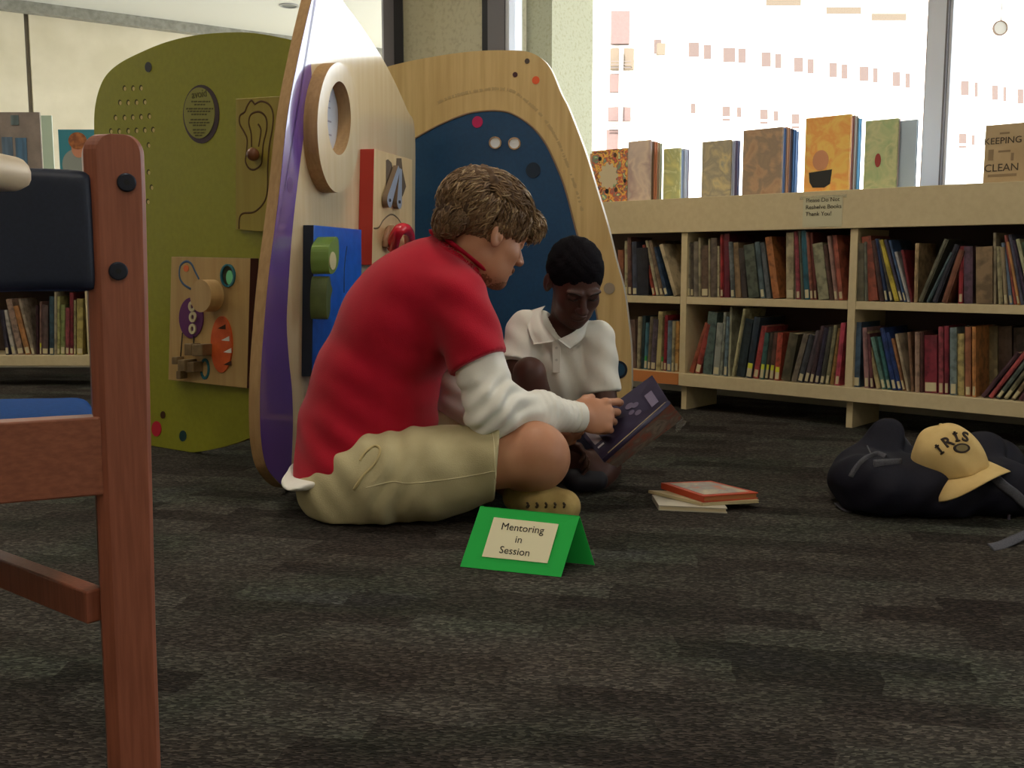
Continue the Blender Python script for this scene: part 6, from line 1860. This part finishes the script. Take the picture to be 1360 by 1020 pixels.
M_bag = mat('navy_nylon', (24, 24, 37), 0.7, spec=0.2, c2=(19, 19, 31), scale=200)
put('body', nets_mesh('body', [(V, F_, 0)], [M_bag]), bag)
# shoulder pad loop standing up at the back left
pad = spline([P(1160, 640, 2.80), P(1160, 605, 2.82), P(1170, 572, 2.84), P(1186, 580, 2.86), P(1205, 605, 2.86), P(1222, 632, 2.82)], 6)
MB().tube(pad, [0.018] * 3 + [0.026] * (len(pad) - 6) + [0.018] * 3, n=10, flat=0.55, up=(0, 1, 0)).build('shoulder_pad', mat('dark_grey_mesh_pad', (66, 66, 74), 0.85), bag)
M_web = mat('grey_webbing', (86, 86, 94), 0.8, c2=(70, 70, 78), scale=300)
bag_body = [o for o in bag.children if o.name.startswith('body')][0]
def web(L_, r=0.013, nm='strap', flat=0.18, m=M_web, up=(0, -0.6, 0.8)):
    onb = surf_line(bag_body, [(q_[0], q_[1]) for q_ in L_], r * flat * 0.9, n=5) if L_[0][2] > 0.5 else []
    MB().tube(onb if len(onb) > 3 * (len(L_) - 1) else spline([P(*q_) if q_[2] > 0.5 else G(q_[0], q_[1], q_[2]) for q_ in L_], 6), r, n=8, flat=flat, up=up).build(nm, m, bag)
web([(1131, 634, 2.60), (1138, 622, 2.60), (1150, 610, 2.60), (1165, 604, 2.60), (1176, 608, 2.61)], 0.010, flat=0.3, up=(0, 1, 0))
web([(1160, 617, 2.60), (1178, 616, 2.60), (1196, 615, 2.62)], 0.013, flat=0.3, up=(0, 1, 0), nm='buckle_strap')
web([(1152, 592, 2.60), (1158, 606, 2.59)], 0.002, nm='cord', flat=1)
web([(1318, 632, 2.66), (1334, 646, 2.62), (1350, 658, 2.60), (1368, 676, 2.58)], 0.013, flat=0.3, up=(0, 1, 0))
web([(1345, 665, 2.56), (1340, 690, 2.54), (1352, 700, 2.53), (1372, 704, 2.52)], 0.004, nm='cord', flat=0.6, m=mat('purple_grey_cord', (70, 62, 82), 0.7))
web([(1316, 727, 0.006), (1330, 724, 0.006), (1348, 716, 0.012), (1372, 706, 0.02)], 0.012, nm='strap_end')
web([(1112, 668, 0.01), (1122, 676, 0.006), (1132, 677, 0.006)], 0.010, nm='strap_end', m=mat('dark_webbing', (60, 58, 64), 0.8))

# --- cap
cap_ = thing('baseball_cap', tuple(P(1255, 625, 2.62)), 'cream baseball cap lettered IRIS resting on the backpack', 'cap')
Cc_ = P(1262, 617, 2.60)
cup = nrm([-0.27, -0.02, 0.95]); cf = nrm(np.array([0.42, -0.88, -0.05])); cf = nrm(cf - cup * (cf @ cup)); cr = np.cross(cf, cup)
Rc = np.stack([cr, cf, cup], 1)
F = Field(Cc_ - 0.16, Cc_ + 0.18, 0.0032)
F.ell(Cc_, (0.086, 0.094, 0.108), Rc, 0)
F.ell(Cc_ + cup * 0.03 + cr * 0.02, (0.070, 0.070, 0.075), Rc, 0.02)
F.disp(lambda X, Y, Z: 0.0022 * np.sin(X * 60 + Z * 45 + 2 * np.sin(Y * 30)))
F.ell(Cc_, (0.078, 0.086, 0.100), Rc, 0.001, 'cut')
F.plane(Cc_ - cup * 0.012, -cup)
V, F_ = F.nets(1)
M_cap = mat('cream_cotton_cap', (214, 186, 128), 0.85, spec=0.15, c2=(204, 174, 116), scale=20, bump=0.1, bscale=500)
crown = put('crown', nets_mesh('crown', [(V, F_, 0)], [M_cap]), cap_)
MB().ball(Cc_ + cup * 0.109, (0.006, 0.006, 0.004)).build('button', M_cap, cap_)
# brim: curved plate in front
mb = MB(); n = 20; K = 6; vs = []
for i in range(n + 1):
    a_ = -1.15 + 2.3 * i / n
    for k in range(K + 1):
        t_ = k / K
        rr_ = 0.088 + t_ * 0.055 * math.cos(a_ * 0.95) ** 0.6
        x = rr_ * math.sin(a_); y = rr_ * math.cos(a_) + t_ * 0.0
        z = -0.010 - 0.2 * t_ * 0.03 - 3.0 * x * x * t_
        vs.append(Cc_ + cr * x + cf * y + cup * z)
W_ = K + 1; N0 = len(vs); vs2 = [p_ - cup * 0.003 for p_ in vs]; fs = []; mis = []
for i in range(n):
    for k in range(K):
        a = i * W_ + k; fs.append((a, a + W_, a + W_ + 1, a + 1)); fs.append((N0 + a, N0 + a + 1, N0 + a + W_ + 1, N0 + a + W_))
for i in range(n):
    a = i * W_ + K; fs.append((a, a + W_, N0 + a + W_, N0 + a))
mb.add(vs + vs2, fs, 0, True)
for i in range(n * K): mb.m[2 * i + 1] = 1
mb.build('brim', [M_cap, mat('dark_brim_lining', (40, 36, 40), 0.8)], cap_)
# lettering and badge wrapped on the crown front
bvc = BVHTree.FromPolygons([v.co for v in crown.data.vertices], [p_.vertices for p_ in crown.data.polygons])
M_let = mat('dark_stitching', (44, 32, 26), 0.8)
def on_cap(u, v):
    r_ = ray(u, v); r_ /= np.linalg.norm(r_); h_ = bvc.ray_cast(Vector(CAM), Vector(r_))
    return (np.array(h_[0]), np.array(h_[1])) if h_[0] is not None else (None, None)
for ch_, u, v, an in (('I', 1248, 597.5, 32), ('R', 1258.5, 588, 28), ('I', 1270, 581, 8), ('S', 1281.5, 581, -22)):
    p_, nn = on_cap(u, v)
    if p_ is None: continue
    if nn @ ray(u, v) > 0: nn = -nn
    if nn @ nrm(ray(u, v)) > -0.3: continue
    du = nrm(P(u + math.cos(math.radians(an)), v - math.sin(math.radians(an)), p_[1]) - P(u, v, p_[1]))
    X_ = nrm(du - nn * (du @ nn)); Y_ = np.cross(nn, X_)
    text_obj('lettering', ch_, p_ + nn * 0.002, X_, Y_, 0.040, M_let, crown, depth=0.001, bold=0.0008)
    if ch_ == 'I':
        for sg in (-1, 1): MB().obox(p_ + nn * 0.002 + Y_ * 0.0105 * sg, X_ * 0.006, Y_ * 0.0018, nn * 0.001).build('lettering', M_let, crown)
p_, nn = on_cap(1277, 595.5)
if p_ is not None:
    if nn @ ray(1277, 595) > 0: nn = -nn
    X_ = nrm(np.array([1, 0.2, 0]) - nn * (nn @ np.array([1, 0.2, 0]))); Y_ = np.cross(nn, X_)
    o = MB().disc(p_ + nn * 0.003, X_ * 0.021, Y_ * 0.0125, -nn * 0.003, n=28).build('badge', M_let, crown)
    MB().disc(p_ + nn * 0.0036, X_ * 0.015, Y_ * 0.0085, -nn * 0.0006, n=24).build('badge_centre', mat('olive_badge', (120, 106, 70), 0.8), o)
